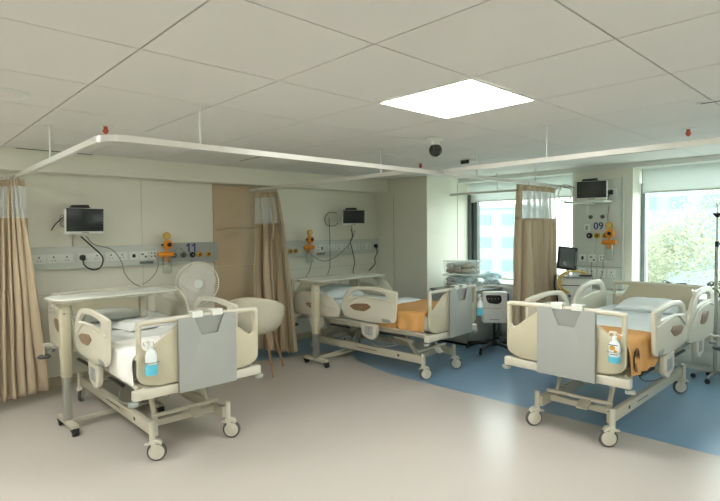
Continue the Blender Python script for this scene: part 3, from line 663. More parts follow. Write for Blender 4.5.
p = MB().box(1.19, 1.30, -.063, -.055, 1.365, 1.465, .004).build('switch_plate', m_white, ta); MB().box(1.225, 1.262, -.068, -.062, 1.395, 1.435, .002).build('rocker', m_black, p)
p = MB().box(1.305, 1.42, -.063, -.055, 1.36, 1.465, .004).build('data_plate', m_white, ta); MB().box(1.33, 1.36, -.067, -.062, 1.42, 1.44).box(1.37, 1.40, -.067, -.062, 1.39, 1.41).build('data_port', m_greyring, p)
p = MB().box(1.43, 1.52, -.063, -.055, 1.36, 1.465, .004).build('data_plate', m_white, ta)
mb = MB()
for a in (-.02, .02):
    for b in (-.02, .02): mb.cyl((1.475+a, -.062, 1.42+b), (1.475+a, -.067, 1.42+b), .008, n=10)
mb.build('data_port', m_black, p)
MB().box(1.31, 1.47, -.09, -.055, 1.315, 1.345, .008).build('call_unit', m_greyring, ta)
MB().plate([rnd([(1.66, 1.30, .01), (2.34, 1.30, .01), (2.34, 1.56, .01), (1.66, 1.56, .01)])], .006, .002, T(0, -.060, 0) @ XZ).build('outlet_plate', m_grey, ta)
for x, rg in ((1.74, m_greyring), (1.86, m_greyring), (1.985, m_black), (2.085, m_yel), (2.21, m_yel)): outlet(ta, x, 1.40, rg, -.063)
dg = MB()
for ox in (-.055, .025): dg.plate([[(ox, -.055), (ox+.02, -.055), (ox+.02, .06), (ox+.002, .06), (ox-.012, .042), (ox-.03, .034), (ox-.03, .017), (ox, .026)]], .004, .0008, T(0, 0, 0) @ T(1.985, -.0655, 1.49) @ XZ)
dg.build('number_sign', m_blue, ta, smooth=False)
tb = trunking('long pale trunking on the bedhead wall nearer the corner pillar', 4.40, 6.478)
for x, w_, two in ((.945, .24, True), (1.20, .24, True), (1.50, .24, True), (1.78, .24, True)): socket(tb, x, 1.418, w_, two)
p = MB().box(.66, .82, -.063, -.055, 1.36, 1.465, .004).build('switch_plate', m_white, tb); MB().box(.77, .80, -.068, -.062, 1.39, 1.44, .002).box(.70, .715, -.068, -.062, 1.43, 1.445).box(.70, .715, -.068, -.062, 1.38, 1.395).build('rocker', m_black, p)
MB().box(.68, .84, -.09, -.055, 1.315, 1.345, .008).build('call_unit', m_greyring, tb)
for x, rg in ((.06, m_greyring), (.17, m_yel), (.27, m_yel)): outlet(tb, x, 1.39, rg)
# ---- orange flow meters / suction units
def suction(loc, rz, lab, jar=True, s=1):
    r = thing('suction_regulator', lab, 'suction regulator', loc, rz, 'orange suction regulators')
    g = MB().lathe([(0, .0), (.04, 0), (.046, .006), (.046, .03), (0, .03)], (0, -.05, .11), n=24, axis='Y').build('pressure_gauge', m_yel, r)
    MB().lathe([(0, .0), (.034, 0), (.034, .004), (0, .004)], (0, -.081, .11), n=24, axis='Y').build('dial', mat('dial_face', (216, 190, 110), .4, noise=.03), g)
    b = MB().lathe([(0, -.02), (.05, -.02), (.058, -.01), (.058, .03), (.045, .045), (0, .045)], (.012, -.05, .0), n=24, axis='Y').cyl((0, -.045, -.12), (0, -.045, .1), .014, n=12).build('regulator_body', m_ora, r)
    MB().lathe([(0, 0), (.028, 0), (.024, .02), (0, .022)], (.018, -.096, 0), n=8, axis='Y').build('knob', m_black, b)
    MB().cyl((-.1, -.045, -.12), (.09, -.045, -.12), .03, n=16, bev=.008).cyl((0, -.045, -.21), (0, -.045, -.12), .022, n=14).box(-.035, .035, -.07, -.02, -.19, -.17, .005).build('jar_lid', m_ora, r)
    MB().lathe([(0, -.36), (.045, -.36), (.056, -.35), (.058, -.17), (.058, -.15)], (0, -.06, 0), n=24).build('jar', m_jar, r)
    MB().box(-.02, .02, -.04, .0, -.03, .03, .005).cyl((-.06, -.05, 0), (-.04, -.05, 0), .014, n=12).build('wall_probe', m_black, r)
    return r
suction((2.645, Y1-.062, 1.54), 0, 'orange suction regulator on the trunking with the number 11')
suction((4.90, Y1-.057, 1.56), 0, 'orange suction regulator beside the curtain between the bridge-table beds')
suction((7.275, 2.75, 1.62), -PI/2, 'orange suction regulator on the grey panel with the number 09')
# ---- vertical wall panel behind the bed by the window
r = thing('wall_service_unit', 'upright pale grey service panel with the number 09 on the window column', 'service panel', (7.34, 2.94, 0), -PI/2)
MB().box(-.32, .32, -.05, -.001, .86, 2.36, .006).box(.325, .345, -.06, -.001, .86, 2.40, .004).build('panel_body', m_panelwall, r)
MB().box(-.325, .325, -.055, -.05, 1.155, 1.165).box(-.2, -.195, -.052, -.05, .87, 1.15).build('panel_joint', m_greyd, r, smooth=False)
text_mesh('09', .135, r, T(.02, -.0525, 1.72) @ XZ, m_blue)
for x, z, rg in ((-.10, 1.59, m_black), (.005, 1.59, m_yel), (.115, 1.59, m_yel)): outlet(r, x, z, rg, -.05, .04)
for x, z in ((-.085, 1.85), (.075, 1.85)): outlet(r, x, z, m_greyring, -.05, .028)
p = MB().box(-.25, -.15, -.058, -.05, 1.225, 1.325, .004).build('switch_plate', m_white, r); MB().box(-.21, -.18, -.063, -.057, 1.25, 1.30, .002).build('rocker', m_black, p)
p = MB().box(-.115, .0, -.058, -.05, 1.215, 1.325, .004).build('data_plate', m_white, r); MB().box(-.09, -.06, -.062, -.057, 1.28, 1.30).box(-.05, -.02, -.062, -.057, 1.24, 1.26).build('data_port', m_greyring, p)
p = MB().box(.03, .13, -.058, -.05, 1.225, 1.325, .004).build('data_plate', m_white, r)
mb = MB()
for a in (-.02, .02):
    for b in (-.02, .02): mb.cyl((.08+a, -.057, 1.275+b), (.08+a, -.062, 1.275+b), .009, n=10)
mb.build('data_port', m_black, p)
for x in (-.2, -.06, .07, .2):
    p = MB().box(x-.055, x+.055, -.058, -.05, 1.02, 1.13, .004).build('socket_plate', m_white, r)
    MB().box(x-.005, x+.005, -.062, -.057, 1.08, 1.1).box(x-.02, x-.012, -.062, -.057, 1.045, 1.053).box(x+.012, x+.02, -.062, -.057, 1.045, 1.053).build('socket_hole', m_black, p, smooth=False)
p = MB().box(.10, .26, -.058, -.05, 2.11, 2.23, .004).build('socket_plate', m_white, r)
MB().box(.17, .18, -.062, -.057, 2.13, 2.14).build('socket_hole', m_black, p, smooth=False)
MB().box(-.15, -.11, -.053, -.05, 1.88, 2.05, .002).build('cable_cover', m_white, r)
# small white call handset tag
r = thing('call_handset', 'small white call handset hooked beside the number 09', 'handset', (7.27, 3.065, 1.70), -PI/2)
MB().box(-.04, .04, -.02, .0, -.05, .05, .01).build('handset_body', m_white, r); MB().box(-.02, .02, -.024, -.019, -.03, .03, .004).build('keypad', m_grey, r)
# ------------------------------------------------------------------ monitors
def monitor(loc, rz, tilt, w_, h_, lab, arm=None, top_items=True, shelf=None):
    r = thing('patient_monitor', lab, 'patient monitor', loc, rz, 'patient monitors on the walls')
    M_ = Rx(tilt)
    c = MB().box(-w_/2, w_/2, 0, .07, -h_/2, h_/2, .018, M=M_, seg=3).box(-w_/2+.03, w_/2-.03, .07, .13, -h_/2+.03, h_/2-.03, .02, M=M_, seg=3).build('casing', m_white, r)
    MB().box(-w_/2+.004, w_/2-.006, -.006, .004, -h_/2+.035, h_/2-.004, .004, M=M_).build('screen', m_screen, r, label='dark screen that is switched off')
    b = MB()
    for k in range(5): b.cyl((w_/2-.022, -.006, h_/2-.04-k*.032), (w_/2-.022, -.009, h_/2-.04-k*.032), .006, n=8, M=M_)
    b.build('button', m_greyring, c)
    MB().box(-.04, .04, -.002, .0, -h_/2+.016, -h_/2+.024, M=M_).build('name_strip', m_greyring, c)
    MB().tube([(-.12, .05, h_/2), (-.12, .05, h_/2+.025), (.06, .05, h_/2+.03), (.06, .05, h_/2)], .01, 8, smooth=False).box(-.13, .07, .03, .09, h_/2+.003, h_/2+.018, .005).build('carry_handle', m_black, r)
    if arm:
        a = MB()
        a.tube([Vector(q) for q in arm], .016, 10, smooth=False).box(-.06, .06, .10, .14, -.06, .06, .01)
        a.build('wall_arm', m_ivory, r)
    return r
monitor((1.68, 6.18, 1.825), math.radians(8), math.radians(4), .40, .29, 'patient monitor on the wall above the trunking with the number 11', arm=[(0, .12, 0), (0, .27, -.05), (-.02, .27, -.22), (-.02, .255, -.3)])
monitor((5.66, 6.15, 1.90), math.radians(-22), math.radians(4), .38, .25, 'patient monitor on the wall nearer the corner pillar', arm=[(0, .12, 0), (.05, .27, -.04), (.07, .26, -.3)])
monitor((7.05, 2.92, 2.20), math.radians(-90+14), math.radians(3), .38, .26, 'patient monitor on the wall shelf above the number 09', arm=None)
r = thing('monitor_shelf', 'white wall shelf beneath the monitor above the number 09', 'shelf', (7.34, 3.0, 2.04), -PI/2)
MB().box(-.27, .27, -.36, -.052, 0, .025, .005).build('shelf_board', m_white, r)
MB().box(-.03, .03, -.3, -.052, -.02, 0, .004).build('support_bracket', m_white, r)
# ------------------------------------------------------------------ cables and hoses
def cable(pts, rad, m, lab, name='cable', cat='cable', plug=None, rot=0):
    P = [Vector(p) for p in pts]; c = P[0]
    o = thing(name, lab, cat, c)
    MB().tube([p-c for p in P], rad, 8).build('cord', m, o)
    if plug is not None:
        q = Vector(plug)-c
        MB().ball(q, .034, (1, .7, 1), n=14).box(q.x-.02, q.x+.02, q.y-.045, q.y, q.z-.035, q.z+.03, .01).build('plug', m, o)
    return o
WY = Y1
cable([(1.66, 6.30, 1.66), (1.78, 6.31, 1.54), (1.88, 6.30, 1.42), (1.86, 6.30, 1.31), (1.78, 6.30, 1.28), (1.70, 6.33, 1.33), (1.69, 6.36, 1.41)], .008, m_black, 'thick black power cable looped from the monitor to the trunking with 11', plug=(1.69, 6.368, 1.42))
cable([(1.72, 6.30, 1.66), (1.80, 6.34, 1.57), (2.0, 6.35, 1.50), (2.10, 6.34, 1.35), (2.13, 6.34, 1.22), (2.22, 6.35, 1.10), (2.36, 6.38, 1.02)], .005, m_greyring, 'thin grey cable hanging from the monitor past the trunking with 11')
cable([(2.50, 6.36, 1.42), (2.53, 6.33, 1.32), (2.50, 6.34, 1.2), (2.42, 6.38, 1.1), (2.36, 6.41, 1.06)], .004, m_greyring, 'thin grey wire from the data socket down to the bridge table')
cable([(1.60, 6.36, 1.98), (1.55, 6.38, 1.92), (1.50, 6.38, 1.86), (1.44, 6.40, 1.80), (1.40, 6.42, 1.73)], .006, m_black, 'short black lead hanging beside the monitor over the 11 trunking')
cable([(1.55, 6.40, 1.88), (1.49, 6.41, 1.80), (1.55, 6.41, 1.76), (1.58, 6.40, 1.84), (1.50, 6.4, 1.90), (1.48, 6.4, 1.82)], .004, m_greyring, 'coiled grey lead behind the monitor over the 11 trunking')
cable([(2.68, 6.34, 1.35), (2.80, 6.33, 1.50), (2.95, 6.30, 1.32), (2.9, 6.30, 1.25)], .005, m_jar, 'clear tubing under the orange regulator at number 11', cat='tube', name='tubing')
# bed b wall
cable([(5.72, 6.28, 1.72), (5.80, 6.34, 1.60), (5.76, 6.35, 1.5), (5.82, 6.35, 1.3), (5.86, 6.36, 1.15), (5.83, 6.37, 1.02), (5.86, 6.38, .95)], .007, m_black, 'black cable dropping straight from the monitor nearer the pillar')
cable([(5.80, 6.28, 1.70), (5.78, 6.33, 1.55), (5.66, 6.34, 1.42), (5.45, 6.34, 1.28), (5.2, 6.34, 1.21), (5.0, 6.35, 1.28), (4.92, 6.36, 1.36)], .005, m_greyring, 'grey cable swagging across the trunking nearer the pillar')
cable([(6.38, 6.38, 1.41), (6.38, 6.34, 1.32), (6.34, 6.36, 1.2), (6.36, 6.38, 1.1), (6.28, 6.452, .98)], .008, m_black, 'black power cable hanging from the last socket beside the pillar', plug=(6.38, 6.382, 1.42))
cable([(5.36, 6.42, 1.9), (5.35, 6.395, 1.56), (5.345, 6.385, 1.4), (5.345, 6.40, 1.1), (5.34, 6.455, .9), (5.34, 6.455, .12)], .005, m_greyring, 'straight thin grey wire down the wall nearer the pillar')
cable([(5.48, 6.36, 1.98), (5.34, 6.38, 1.99), (5.24, 6.38, 1.90), (5.28, 6.38, 1.79), (5.42, 6.38, 1.77), (5.5, 6.36, 1.82)], .005, m_black, 'looped dark lead beside the monitor nearer the pillar')
cable([(4.90, 6.30, 1.20), (4.86, 6.33, 1.05), (4.78, 6.35, .95), (4.66, 6.37, .92)], .004, m_greyring, 'thin tube curling below the orange regulator beside the curtain', cat='tube', name='tubing')
# bed c wall
cable([(7.27, 2.77, 2.16), (7.24, 2.80, 2.09), (7.24, 2.84, 2.08)], .008, m_black, 'short black plug lead beside the monitor over number 09', plug=(7.24, 2.76, 2.18))
cable([(7.26, 2.77, 2.0), (7.268, 2.79, 1.85), (7.268, 2.785, 1.78)], .004, m_greyring, 'thin wire from the shelf to the regulator over number 09')
cable([(7.27, 2.85, 1.25), (7.25, 2.84, 1.1), (7.2, 2.87, .95), (7.2, 2.9, .8)], .005, m_greyring, 'grey cable below the data sockets of the 09 panel, nearest the window')
cable([(7.27, 3.0, 1.22), (7.25, 3.0, 1.1), (7.22, 2.96, .95), (7.22, 2.98, .8)], .005, m_greyring, 'grey cable below the data sockets of the 09 panel, nearer the ventilator')
cable([(7.27, 2.93, 1.56), (7.25, 2.94, 1.4), (7.24, 2.92, 1.1), (7.2, 2.94, .9)], .004, m_jar, 'clear tube hanging from the middle outlet of the 09 panel', cat='tube', name='tubing')
mb = [(7.02+.0*k, 3.17+.10*math.sin(k*1.15)+.10, 2.18+.11*math.cos(k*1.15)) for k in range(13)]
cable(mb, .006, m_white, 'white cable coil hanging beside the monitor over number 09')
cable([(6.98, 3.12, 2.25), (6.98, 3.28, 2.30), (6.98, 3.42, 2.2), (6.98, 3.36, 2.08), (6.98, 3.16, 2.12)], .005, m_greyring, 'grey cable loop between the net curtain and the monitor')
# ------------------------------------------------------------------ pedestal fan
r = thing('pedestal_fan', 'white round pedestal fan behind the grey-sheeted bed', 'fan', (2.86, 5.98, 0), math.radians(-20))
r.scale = (1, 1, 1.03)
MB().lathe([(0, 0), (.2, 0), (.21, .012), (.19, .03), (.05, .045), (.03, .06), (0, .06)], n=36).build('base', m_white, r)
MB().cyl((0, 0, .05), (0, 0, .9), .016, n=16).cyl((0, 0, .05), (0, 0, .5), .022, n=16).build('pole', m_white, r)
MB().cyl((0, .12, 1.04), (0, -.03, 1.04), .06, .05, n=24, bev=.012).box(-.03, .03, -.0, .07, .88, 1.0, .012).build('motor_housing', m_white, r)
g = MB(); R_ = .25; C_ = (0, -.09, 1.04)
for k in range(56):
    a = 2*PI*k/56; ca, sa = math.cos(a), math.sin(a)
    g.tube([(C_[0]+.05*ca, C_[1]-.055, C_[2]+.05*sa), (C_[0]+.16*ca, C_[1]-.05, C_[2]+.16*sa), (C_[0]+.235*ca, C_[1]-.025, C_[2]+.235*sa), (C_[0]+R_*ca, C_[1], C_[2]+R_*sa), (C_[0]+.235*ca, C_[1]+.03, C_[2]+.235*sa), (C_[0]+.1*ca, C_[1]+.06, C_[2]+.1*sa)], .0018, 4, k=2)
for rr_, yy in ((.25, 0), (.16, -.05), (.1, -.053)): g.tube([(C_[0]+rr_*math.cos(2*PI*k/40), C_[1]+yy, C_[2]+rr_*math.sin(2*PI*k/40)) for k in range(40)], .007 if yy == 0 else .002, 6, smooth=False, closed=True)
g.build('cage', mat('fan_white', (244, 244, 238), .35, noise=.01), r)
MB().lathe([(0, 0), (.05, 0), (.058, .01), (.055, .016), (0, .02)], (C_[0], C_[1]-.045, C_[2]), n=28, axis='Y').build('front_cap', m_white, r)
f = MB()
for k in range(5):
    f.grid(lambda u, v, k=k: Vector((C_[0], C_[1], C_[2]))+Matrix.Rotation(2*PI*k/5, 3, 'Y') @ Vector(((v-.5)*.17*(.5+u*.8), .03*(v-.5)*2*(1-u*.3), .03+u*.19-(.05*(v-.5)**2*u*4))), 8, 8)
f.cyl((0, C_[1]-.02, 1.04), (0, C_[1]+.02, 1.04), .04, n=20)
f.build('fan_blades', sheer('fan_blade', (242, 242, 236), .95, .3), r, ang=60)
# ------------------------------------------------------------------ tub chair
r = thing('tub_chair', 'cream moulded tub chair with wooden legs before the beige wall panels', 'chair', (3.31, 5.34, 0), math.radians(132))
r.scale = (.77, .77, .99)
def shell(u, v):
    a = (u-.5)*2*math.radians(128)            # around the back; back at +y
    t_ = v
    rim_h = .95-.24*(abs(u-.5)*2)**1.7
    rad = .22+.19*math.sin(t_*PI/2)**.8
    z = .50+(rim_h-.50)*(t_**1.5)
    return Vector((rad*math.sin(a)*1.03, rad*math.cos(a)*.92, z))
mb = MB().grid(shell, 48, 16)
mb.build('backrest', m_chair, r, ang=180, solid=.014)
MB().lathe([(0, .465), (.12, .468), (.20, .485), (.235, .51), (.235, .525), (.2, .51), (.12, .50), (0, .495)], n=40).build('seat', m_chair, r)
for sx, sy in ((-1, 1), (1, 1), (-1, -1), (1, -1)):
    MB().cyl((sx*.33, sy*.33, 0), (sx*.20, sy*.19, .49), .015, .024, n=14).build('leg', m_wood, r)
# ------------------------------------------------------------------ corner cabinet, low cabinets
r = thing('corner_cabinet', 'grey cabinet on a black plinth in front of the window, carrying storage boxes', 'cabinet', (6.18, 4.27, 0))
MB().box(0, .84, 0, .70, .035, .77, .006).build('carcass', m_grey, r)
MB().box(-.02, .848, -.02, .72, .77, .80, .006).build('worktop', m_greyd, r)
MB().box(.02, .8, .02, .68, 0, .035).build('plinth', m_black, r, smooth=False, label='black plinth')
for k in range(2):
    d = MB().box(-.016, 0, .01+.345*k, .345+.345*k, .045, .765, .004).build('door', m_grey, r)
    MB().box(-.03, -.016, .29+.06*k, .31+.06*k, .5, .62, .004).build('handle', m_metal, d)
r = thing('low_cabinet', 'pale low cabinet run under the windows behind the ventilator', 'cabinet', (7.04, Y0+.4, 0)); LY = 5.28-(Y0+.4)
MB().box(.012, .285, 0, LY, .08, .82, .003).build('carcass', m_cab, r, smooth=False)
MB().box(-.01, .29, 0, LY, .82, .85, .004).build('worktop', m_white, r)
MB().box(.03, .28, 0, LY, 0, .08).build('plinth', m_cab, r, smooth=False)
y = 0; n = 0
while y < LY-.1:
    e = min(y+.72, LY)
    if 1.55-.03-(Y0+.4) < 0: pass
    MB().box(-.006, .012, y+.004, e-.004, .24, .81, .003).build('door', m_cab, r)
    MB().box(-.006, .012, y+.004, e-.004, .085, .232, .003).build('drawer', m_cab, r)
    y = e
# ------------------------------------------------------------------ storage boxes, bags
def crate(x, y, z, w_, d_, h_, rz, lab, cols, seed, grp='clear storage boxes on the grey cabinet'):
    r = thing('storage_box', lab, 'storage box', (x, y, z), rz, grp)
    o = rnd([(-w_/2, -d_/2, .04), (w_/2, -d_/2, .04), (w_/2, d_/2, .04), (-w_/2, d_/2, .04)]); n = len(o)
    mb = MB(); bm = mb.bm; R = []
    for zz, k in ((0, .93), (.01, .95), (h_*.93, 1.0)): R.append([bm.verts.new((a*k, b*k, zz)) for a, b in o])
    for i in range(2):
        for j in range(n): bm.faces.new((R[i][j], R[i][(j+1) % n], R[i+1][(j+1) % n], R[i+1][j]))
    bm.faces.new(R[0][::-1])
    mb.build('tub', m_clear, r)
    MB().plate([[(a*1.03, b*1.03) for a, b in o]], .016, .005, T(0, 0, h_*.96)).build('lid', sheer('lid_plastic', (235, 240, 238), .45) if 'lid_plastic' not in MATS else MATS['lid_plastic'], r)
    rs = random.Random(seed); q = 0
    for ix in range(3):
        for iy in range(3):
            for iz in range(2):
                cx_, cy_, cz_ = (ix-1)*w_*.27, (iy-1)*d_*.27, h_*(.25+.38*iz)
                t_ = bmesh.new(); bmesh.ops.create_icosphere(t_, subdivisions=3, radius=1)
                for v in t_.verts:
                    n_ = 1+.35*NZ.noise(v.co*1.8+Vector((q, seed, 0))); v.co = Vector((v.co.x*w_*.165*n_, v.co.y*d_*.165*n_, v.co.z*h_*.24*n_))
                mb = MB(); mb._add(t_, T(cx_, cy_, cz_)); mb.build('packet', cols[rs.randrange(len(cols))], r, ang=50); q += 1
m_pk1 = mat('packet_grey', (196, 202, 198), .6, noise=.55, scale=34); m_pk2 = mat('packet_blue', (190, 214, 224), .6, noise=.45, scale=34); m_pk3 = mat('packet_white', (222, 224, 220), .6, noise=.15, scale=30); m_pk4 = mat('packet_pink', (206, 160, 156), .6, noise=.3, scale=30); m_pk5 = mat('packet_olive', (200, 196, 180), .6, noise=.5, scale=34)
crate(6.62, 4.72, .80, .38, .50, .20, .15, 'clear storage box with blue packets, lower of the two stacked boxes', [m_pk2, m_pk3, m_pk2, m_pk1], 1)
crate(6.62, 4.72, 1.01, .37, .49, .20, .12, 'clear storage box with grey and olive packets, topmost of the stack', [m_pk5, m_pk1, m_pk3], 2)
crate(7.33, 3.95, .85, .34, .36, .24, .0, 'square clear box with red and grey packets beside the curtain', [m_pk4, m_pk1, m_pk3], 3, 'clear boxes by the window curtain')
def bag(x, y, z, w_, d_, h_, lab, m, seed):
    mb = MB(); bmesh.ops.create_icosphere(mb.bm, subdivisions=4, radius=1)
    for v in mb.bm.verts:
        n = NZ.noise(v.co*2+Vector((seed, 0, 0)))*.22+NZ.noise(v.co*5+Vector((seed, 0, 0)))*.1; v.co = Vector((v.co.x*w_/2*(1+n), v.co.y*d_/2*(1+n), max(v.co.z*(1+n), -.92)*h_/2+.92*h_/2))
    o = mb.build('plastic_bag', m, loc=(x, y, z), ang=60); return tag(o, lab, 'bag')
bag(7.3, 4.62, .85, .3, .34, .16, 'pale blue plastic bag between the stacked boxes and the square box', m_pk2, 1)
bag(6.95, 4.40, .80, .2, .24, .15, 'small blue-white packet bundle beside the stacked boxes', m_pk2, 7)
bag(7.33, 3.93, 1.105, .32, .34, .30, 'grey plastic bag on top of the square clear box', m_pk1, 4)
bag(7.34, 3.92, 1.405, .24, .22, .16, 'small white bag at the very top beside the curtain', m_pk3, 9)
# ------------------------------------------------------------------ mobile warmer unit on five star base
r = thing('mobile_warmer', 'white boxy mobile unit with black control panel on a black star base', 'medical unit', (6.2, 3.88, 0), math.radians(-52))
MB().box(-.17, .17, -.07, .07, .40, .83, .025, seg=3).build('housing', m_white, r)
MB().box(.165, .182, -.085, .085, .43, .82, .01).build('side_cover', m_bluepl, r, label='dark blue side cover')
o = MB().plate([rnd([(-.13, .79, .03), (.08, .79, .03), (.09, .70, .04), (.04, .665, .04), (-.10, .68, .04)])], .008, .002, T(0, -.072, 0) @ XZ).build('control_panel', m_black, r, label='black control panel')
b = MB()
for k in range(4): b.cyl((-.09+.045*k, -.076, .74), (-.09+.045*k, -.08, .74), .01, n=14)
b.build('button', m_greyring, o)
MB().box(-.15, .08, -.0725, -.07, .605, .612).build('label_strip', m_pk4, r)
MB().box(-.08, .06, -.0725, -.07, .45, .457).build('model_strip', m_greyring, r)
MB().cyl((0, .05, .08), (0, .05, .45), .018, n=16).build('pole', m_black, r)
MB().tube([(.05, .08, .45), (.07, .1, .3), (.02, .12, .18), (.12, .1, .12), (.2, .05, .2)], .007, 8).build('power_cord', m_black, r)
sb = MB()
for k in range(5):
    a = 2*PI*k/5+.35; sb.tube([(0, .05, .10), (.15*math.cos(a), .05+.15*math.sin(a), .10), (.37*math.cos(a), .05+.37*math.sin(a), .075)], .024, 8)
sb.cyl((0, .05, .07), (0, .05, .14), .045, n=20)
sb.build('star_base', m_black, r)
for k in range(5):
    a = 2*PI*k/5+.35; x, y = .38*math.cos(a), .05+.38*math.sin(a)
    MB().cyl((x-.018, y, .03), (x+.018, y, .03), .03, n=18, bev=.004).build('caster', m_black, r)
hs = cable([(6.05, 4.02, .86), (6.12, 3.98, .91), (6.28, 3.75, .90), (6.32, 3.58, .82), (6.30, 3.50, .70)], .014, m_white, 'white flexible hose arching over the mobile warmer', 'air_hose', 'hose')
# ------------------------------------------------------------------ ventilator
r = thing('ventilator', 'grey ventilator cart with tilted dark touchscreen and yellow breathing tubes', 'ventilator', (6.72, 3.0, 0), math.radians(-62))
MB().box(-.2, .2, -.18, .2, .62, 1.05, .02, seg=3).box(-.15, .15, -.14, .16, .12, .62, .015).build('housing', m_panelwall, r)
MB().box(.03, .19, -.188, -.18, .66, .93, .006).build('front_door', m_white, r, label='white front door')
MB().box(-.21, .21, -.2, .21, 1.05, 1.07, .006).build('top_tray', m_greyd, r)
MB().box(-.18, .18, -.184, -.179, .95, .96).build('vent_line', m_black, r)
b = MB()
for k in range(3): b.cyl((-.14+.07*k, -.18, .82), (-.14+.07*k, -.21, .82), .018, n=14, bev=.003)
b.build('port', m_greyring, r)
Ms = T(-.09, -.03, 1.30) @ Rz(.15) @ Ry(.12) @ Rx(math.radians(-16))
s_ = MB().box(-.125, .125, -.02, .02, -.155, .155, .015, M=Ms, seg=3).build('display', m_black, r)
MB().box(-.10, .085, -.024, -.018, -.125, .13, .004, M=Ms).build('screen', mat('pale_dark_screen', (84, 92, 92), .25, noise=.05), s_)
MB().box(.095, .115, -.0225, -.019, -.10, .10, .002, M=Ms).build('key_strip', m_greyring, s_)
MB().box(-.02, .02, -.0, .03, 1.06, 1.20, .006, M=T(-.08, 0, 0)).build('display_stem', m_white, r)
for k, dx in enumerate((0, .035)):
    MB().tube([(-.10+dx, -.2, .86), (-.2+dx, -.24, .93), (-.2+dx, -.22, 1.05), (-.1+dx, -.16, 1.13), (.05+dx, -.1, 1.13), (.12+dx, -.05, 1.08)], .011, 10).build('breathing_tube', mat('tube_yellow', (214, 186, 104), .4, noise=.05), r, label='yellow breathing tube')
MB().tube([(-.24, -.1, 1.08), (-.25, -.2, .95), (-.22, -.25, .8), (-.2, -.2, .6)], .009, 8).build('black_hose', m_black, r)
MB().box(.05, .2, -.15, -.03, 1.07, 1.09, .008).build('tray_clamp', m_black, r)
fb_ = MB().box(-.22, .22, -.22, .22, .08, .12, .02).build('cart_base', m_greyd, r)
for sx in (-1, 1):
    for sy in (-1, 1): MB().cyl((sx*.19-.012, sy*.19, .04), (sx*.19+.012, sy*.19, .04), .04, n=18, bev=.004).build('caster', m_black, r)
# ------------------------------------------------------------------ IV pole
r = thing('iv_pole', 'steel drip stand with dark hook head beside the wide window', 'drip stand', (6.68, 1.41, 0), .3)
MB().cyl((0, 0, .06), (0, 0, 1.5), .018, n=14).build('outer_pole', m_metal, r)
MB().cyl((0, 0, 1.5), (0, 0, 1.86), .009, n=12).build('inner_pole', m_metal, r)
MB().cyl((0, 0, 1.48), (0, 0, 1.54), .02, n=14).cyl((0, 0, 1.51), (.03, -.04, 1.51), .012, n=10).build('clamp', m_black, r)
MB().lathe([(0, 1.80), (.014, 1.80), (.045, 1.835), (.045, 1.845), (0, 1.85)], n=20).box(-.06, .06, -.012, .012, 1.835, 1.85, .004).build('hook_head', m_black, r)
MB().tube([(0, 0, 1.85), (0, 0, 1.93), (-.015, .01, 1.95), (-.035, .015, 1.94), (-.035, .015, 1.915)], .005, 8).build('hook', m_metal, r)
sb = MB()
for k in range(5):
    a = 2*PI*k/5+.2; sb.tube([(0, 0, .1), (.1*math.cos(a), .1*math.sin(a), .09), (.2*math.cos(a), .2*math.sin(a), .06)], .012, 8)
sb.build('star_base', m_metal, r)
for k in range(5):
    a = 2*PI*k/5+.2; MB().cyl((.2*math.cos(a)-.01, .2*math.sin(a), .027), (.2*math.cos(a)+.01, .2*math.sin(a), .027), .027, n=16, bev=.003).build('caster', m_black, r)
# black lead bundle on the low cabinet
rs = random.Random(3)
for n_, (cx_, cy_, cz_, lab) in enumerate(((7.2, 1.95, .865, 'coil of black monitoring leads on the low cabinet behind the headboard'), (7.2, 1.52, .865, 'larger heap of black monitoring leads beside the drip stand'))):
    pts = []
    for k in range(34):
        a = k*.85; rad = .05+.05*rs.random(); pts.append((rad*math.cos(a)*1.0, rad*1.5*math.sin(a)+.05*(rs.random()-.5), .01+.004*k*.8+.05*rs.random()*(1+n_)))
    o = thing('lead_coil', lab, 'cable', (cx_, cy_, cz_))
    MB().tube(pts, .007, 6, k=4).build('cord', m_black, o)
    MB().box(-.03, .03, -.05, .03, -.01, .02, .01, M=T(0, .02, 0)).build('connector', m_black, o)
r = thing('control_handset', 'black bed handset hooked over the rail end beside the drip stand', 'handset', (6.42, 1.28, 1.02), .4)
MB().box(-.03, .03, -.02, .02, -.05, .05, .012).build('handset_body', m_black, r)
MB().tube([(0, 0, -.05), (.02, .02, -.12), (0, .03, -.2), (-.02, .04, -.12), (-.02, .05, -.02), (.0, .08, .02)], .006, 6).build('cord', m_black, r)
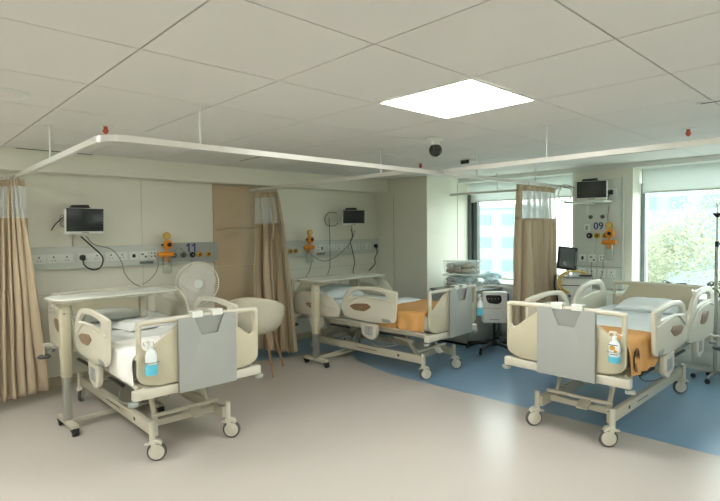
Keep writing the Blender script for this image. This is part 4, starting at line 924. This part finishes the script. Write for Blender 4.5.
# ------------------------------------------------------------------ view outside
r_ = random.Random(11)
m_leaf = [mat('leaf_a', (150, 155, 130), .7, noise=.25, scale=1.5), mat('leaf_b', (160, 163, 142), .7, noise=.25, scale=1.5), mat('leaf_c', (142, 150, 128), .7, noise=.25, scale=1.5)]
m_bark = mat('bark', (110, 96, 80), .9, noise=.3)
def tree(x, y, zb, h, rad, m, lab, n=13000):
    r = thing('leafy_tree', lab, 'tree', (x, y, zb), 0, 'trees beyond the window')
    mb = MB(); bm = mb.bm; bl = [(r_.uniform(-.6, .6)*rad, r_.uniform(-.7, .7)*rad, h*r_.uniform(.5, .95), rad*r_.uniform(.3, .5)) for _ in range(16)]
    for _ in range(n):
        bx, by, bz, br = r_.choice(bl); d = Vector((r_.gauss(0, 1), r_.gauss(0, 1), r_.gauss(0, 1))).normalized()*br*r_.uniform(.55, 1.05)
        c = Vector((bx, by, bz))+d; s = r_.uniform(.035, .08); a = Vector((r_.gauss(0, 1), r_.gauss(0, 1), r_.gauss(0, .6))).normalized()*s; b = a.orthogonal().normalized()*s*.55
        bm.faces.new([bm.verts.new(c-a), bm.verts.new(c-b), bm.verts.new(c+a), bm.verts.new(c+b)])
    mb.build('foliage', m, r, smooth=False)
    MB().cyl((0, 0, 0), (0, 0, h*.6), .16, .09, n=12).cyl((0, 0, h*.4), (rad*.3, rad*.3, h*.75), .07, .04, n=8).cyl((0, 0, h*.4), (-rad*.2, -rad*.35, h*.78), .07, .04, n=8).build('trunk', m_bark, r)
GZ = -8.0
for k, (x, y, h, rad, lab) in enumerate(((19, 5.3, 10.0, 2.4, 'pale green tree nearest the window column'), (25, 3.4, 12.0, 3.1, 'broad pale tree filling the middle of the wide window'), (18, .9, 9.7, 1.8, 'lower tree behind the drip stand'), (26, 8.6, 9.4, 2.4, 'tree behind the jamb of the wide window'), (26, -3.2, 10.2, 2.6, 'tree at the frame edge of the wide window'), (30, 23, 8.6, 2.6, 'low tree seen through the window with storage boxes'))):
    tree(x, y, GZ, h, rad, m_leaf[k % 3], lab)
struct(MB().box(8.3, 140, -60, 120, GZ-.3, GZ), 'ground_outside', mat('outside_ground', (205, 206, 198), .9, noise=.1, scale=.2), smooth=False)
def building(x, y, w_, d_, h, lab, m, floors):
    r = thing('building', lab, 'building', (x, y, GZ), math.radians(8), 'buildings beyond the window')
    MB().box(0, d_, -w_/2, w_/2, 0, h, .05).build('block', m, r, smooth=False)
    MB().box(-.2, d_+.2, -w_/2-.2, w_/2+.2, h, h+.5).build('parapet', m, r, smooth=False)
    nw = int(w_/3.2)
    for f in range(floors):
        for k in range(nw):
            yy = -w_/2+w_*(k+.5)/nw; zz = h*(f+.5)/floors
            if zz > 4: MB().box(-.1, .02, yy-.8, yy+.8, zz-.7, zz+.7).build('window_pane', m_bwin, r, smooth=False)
m_bwin = mat('distant_window', (116, 136, 144), .3, noise=.1)
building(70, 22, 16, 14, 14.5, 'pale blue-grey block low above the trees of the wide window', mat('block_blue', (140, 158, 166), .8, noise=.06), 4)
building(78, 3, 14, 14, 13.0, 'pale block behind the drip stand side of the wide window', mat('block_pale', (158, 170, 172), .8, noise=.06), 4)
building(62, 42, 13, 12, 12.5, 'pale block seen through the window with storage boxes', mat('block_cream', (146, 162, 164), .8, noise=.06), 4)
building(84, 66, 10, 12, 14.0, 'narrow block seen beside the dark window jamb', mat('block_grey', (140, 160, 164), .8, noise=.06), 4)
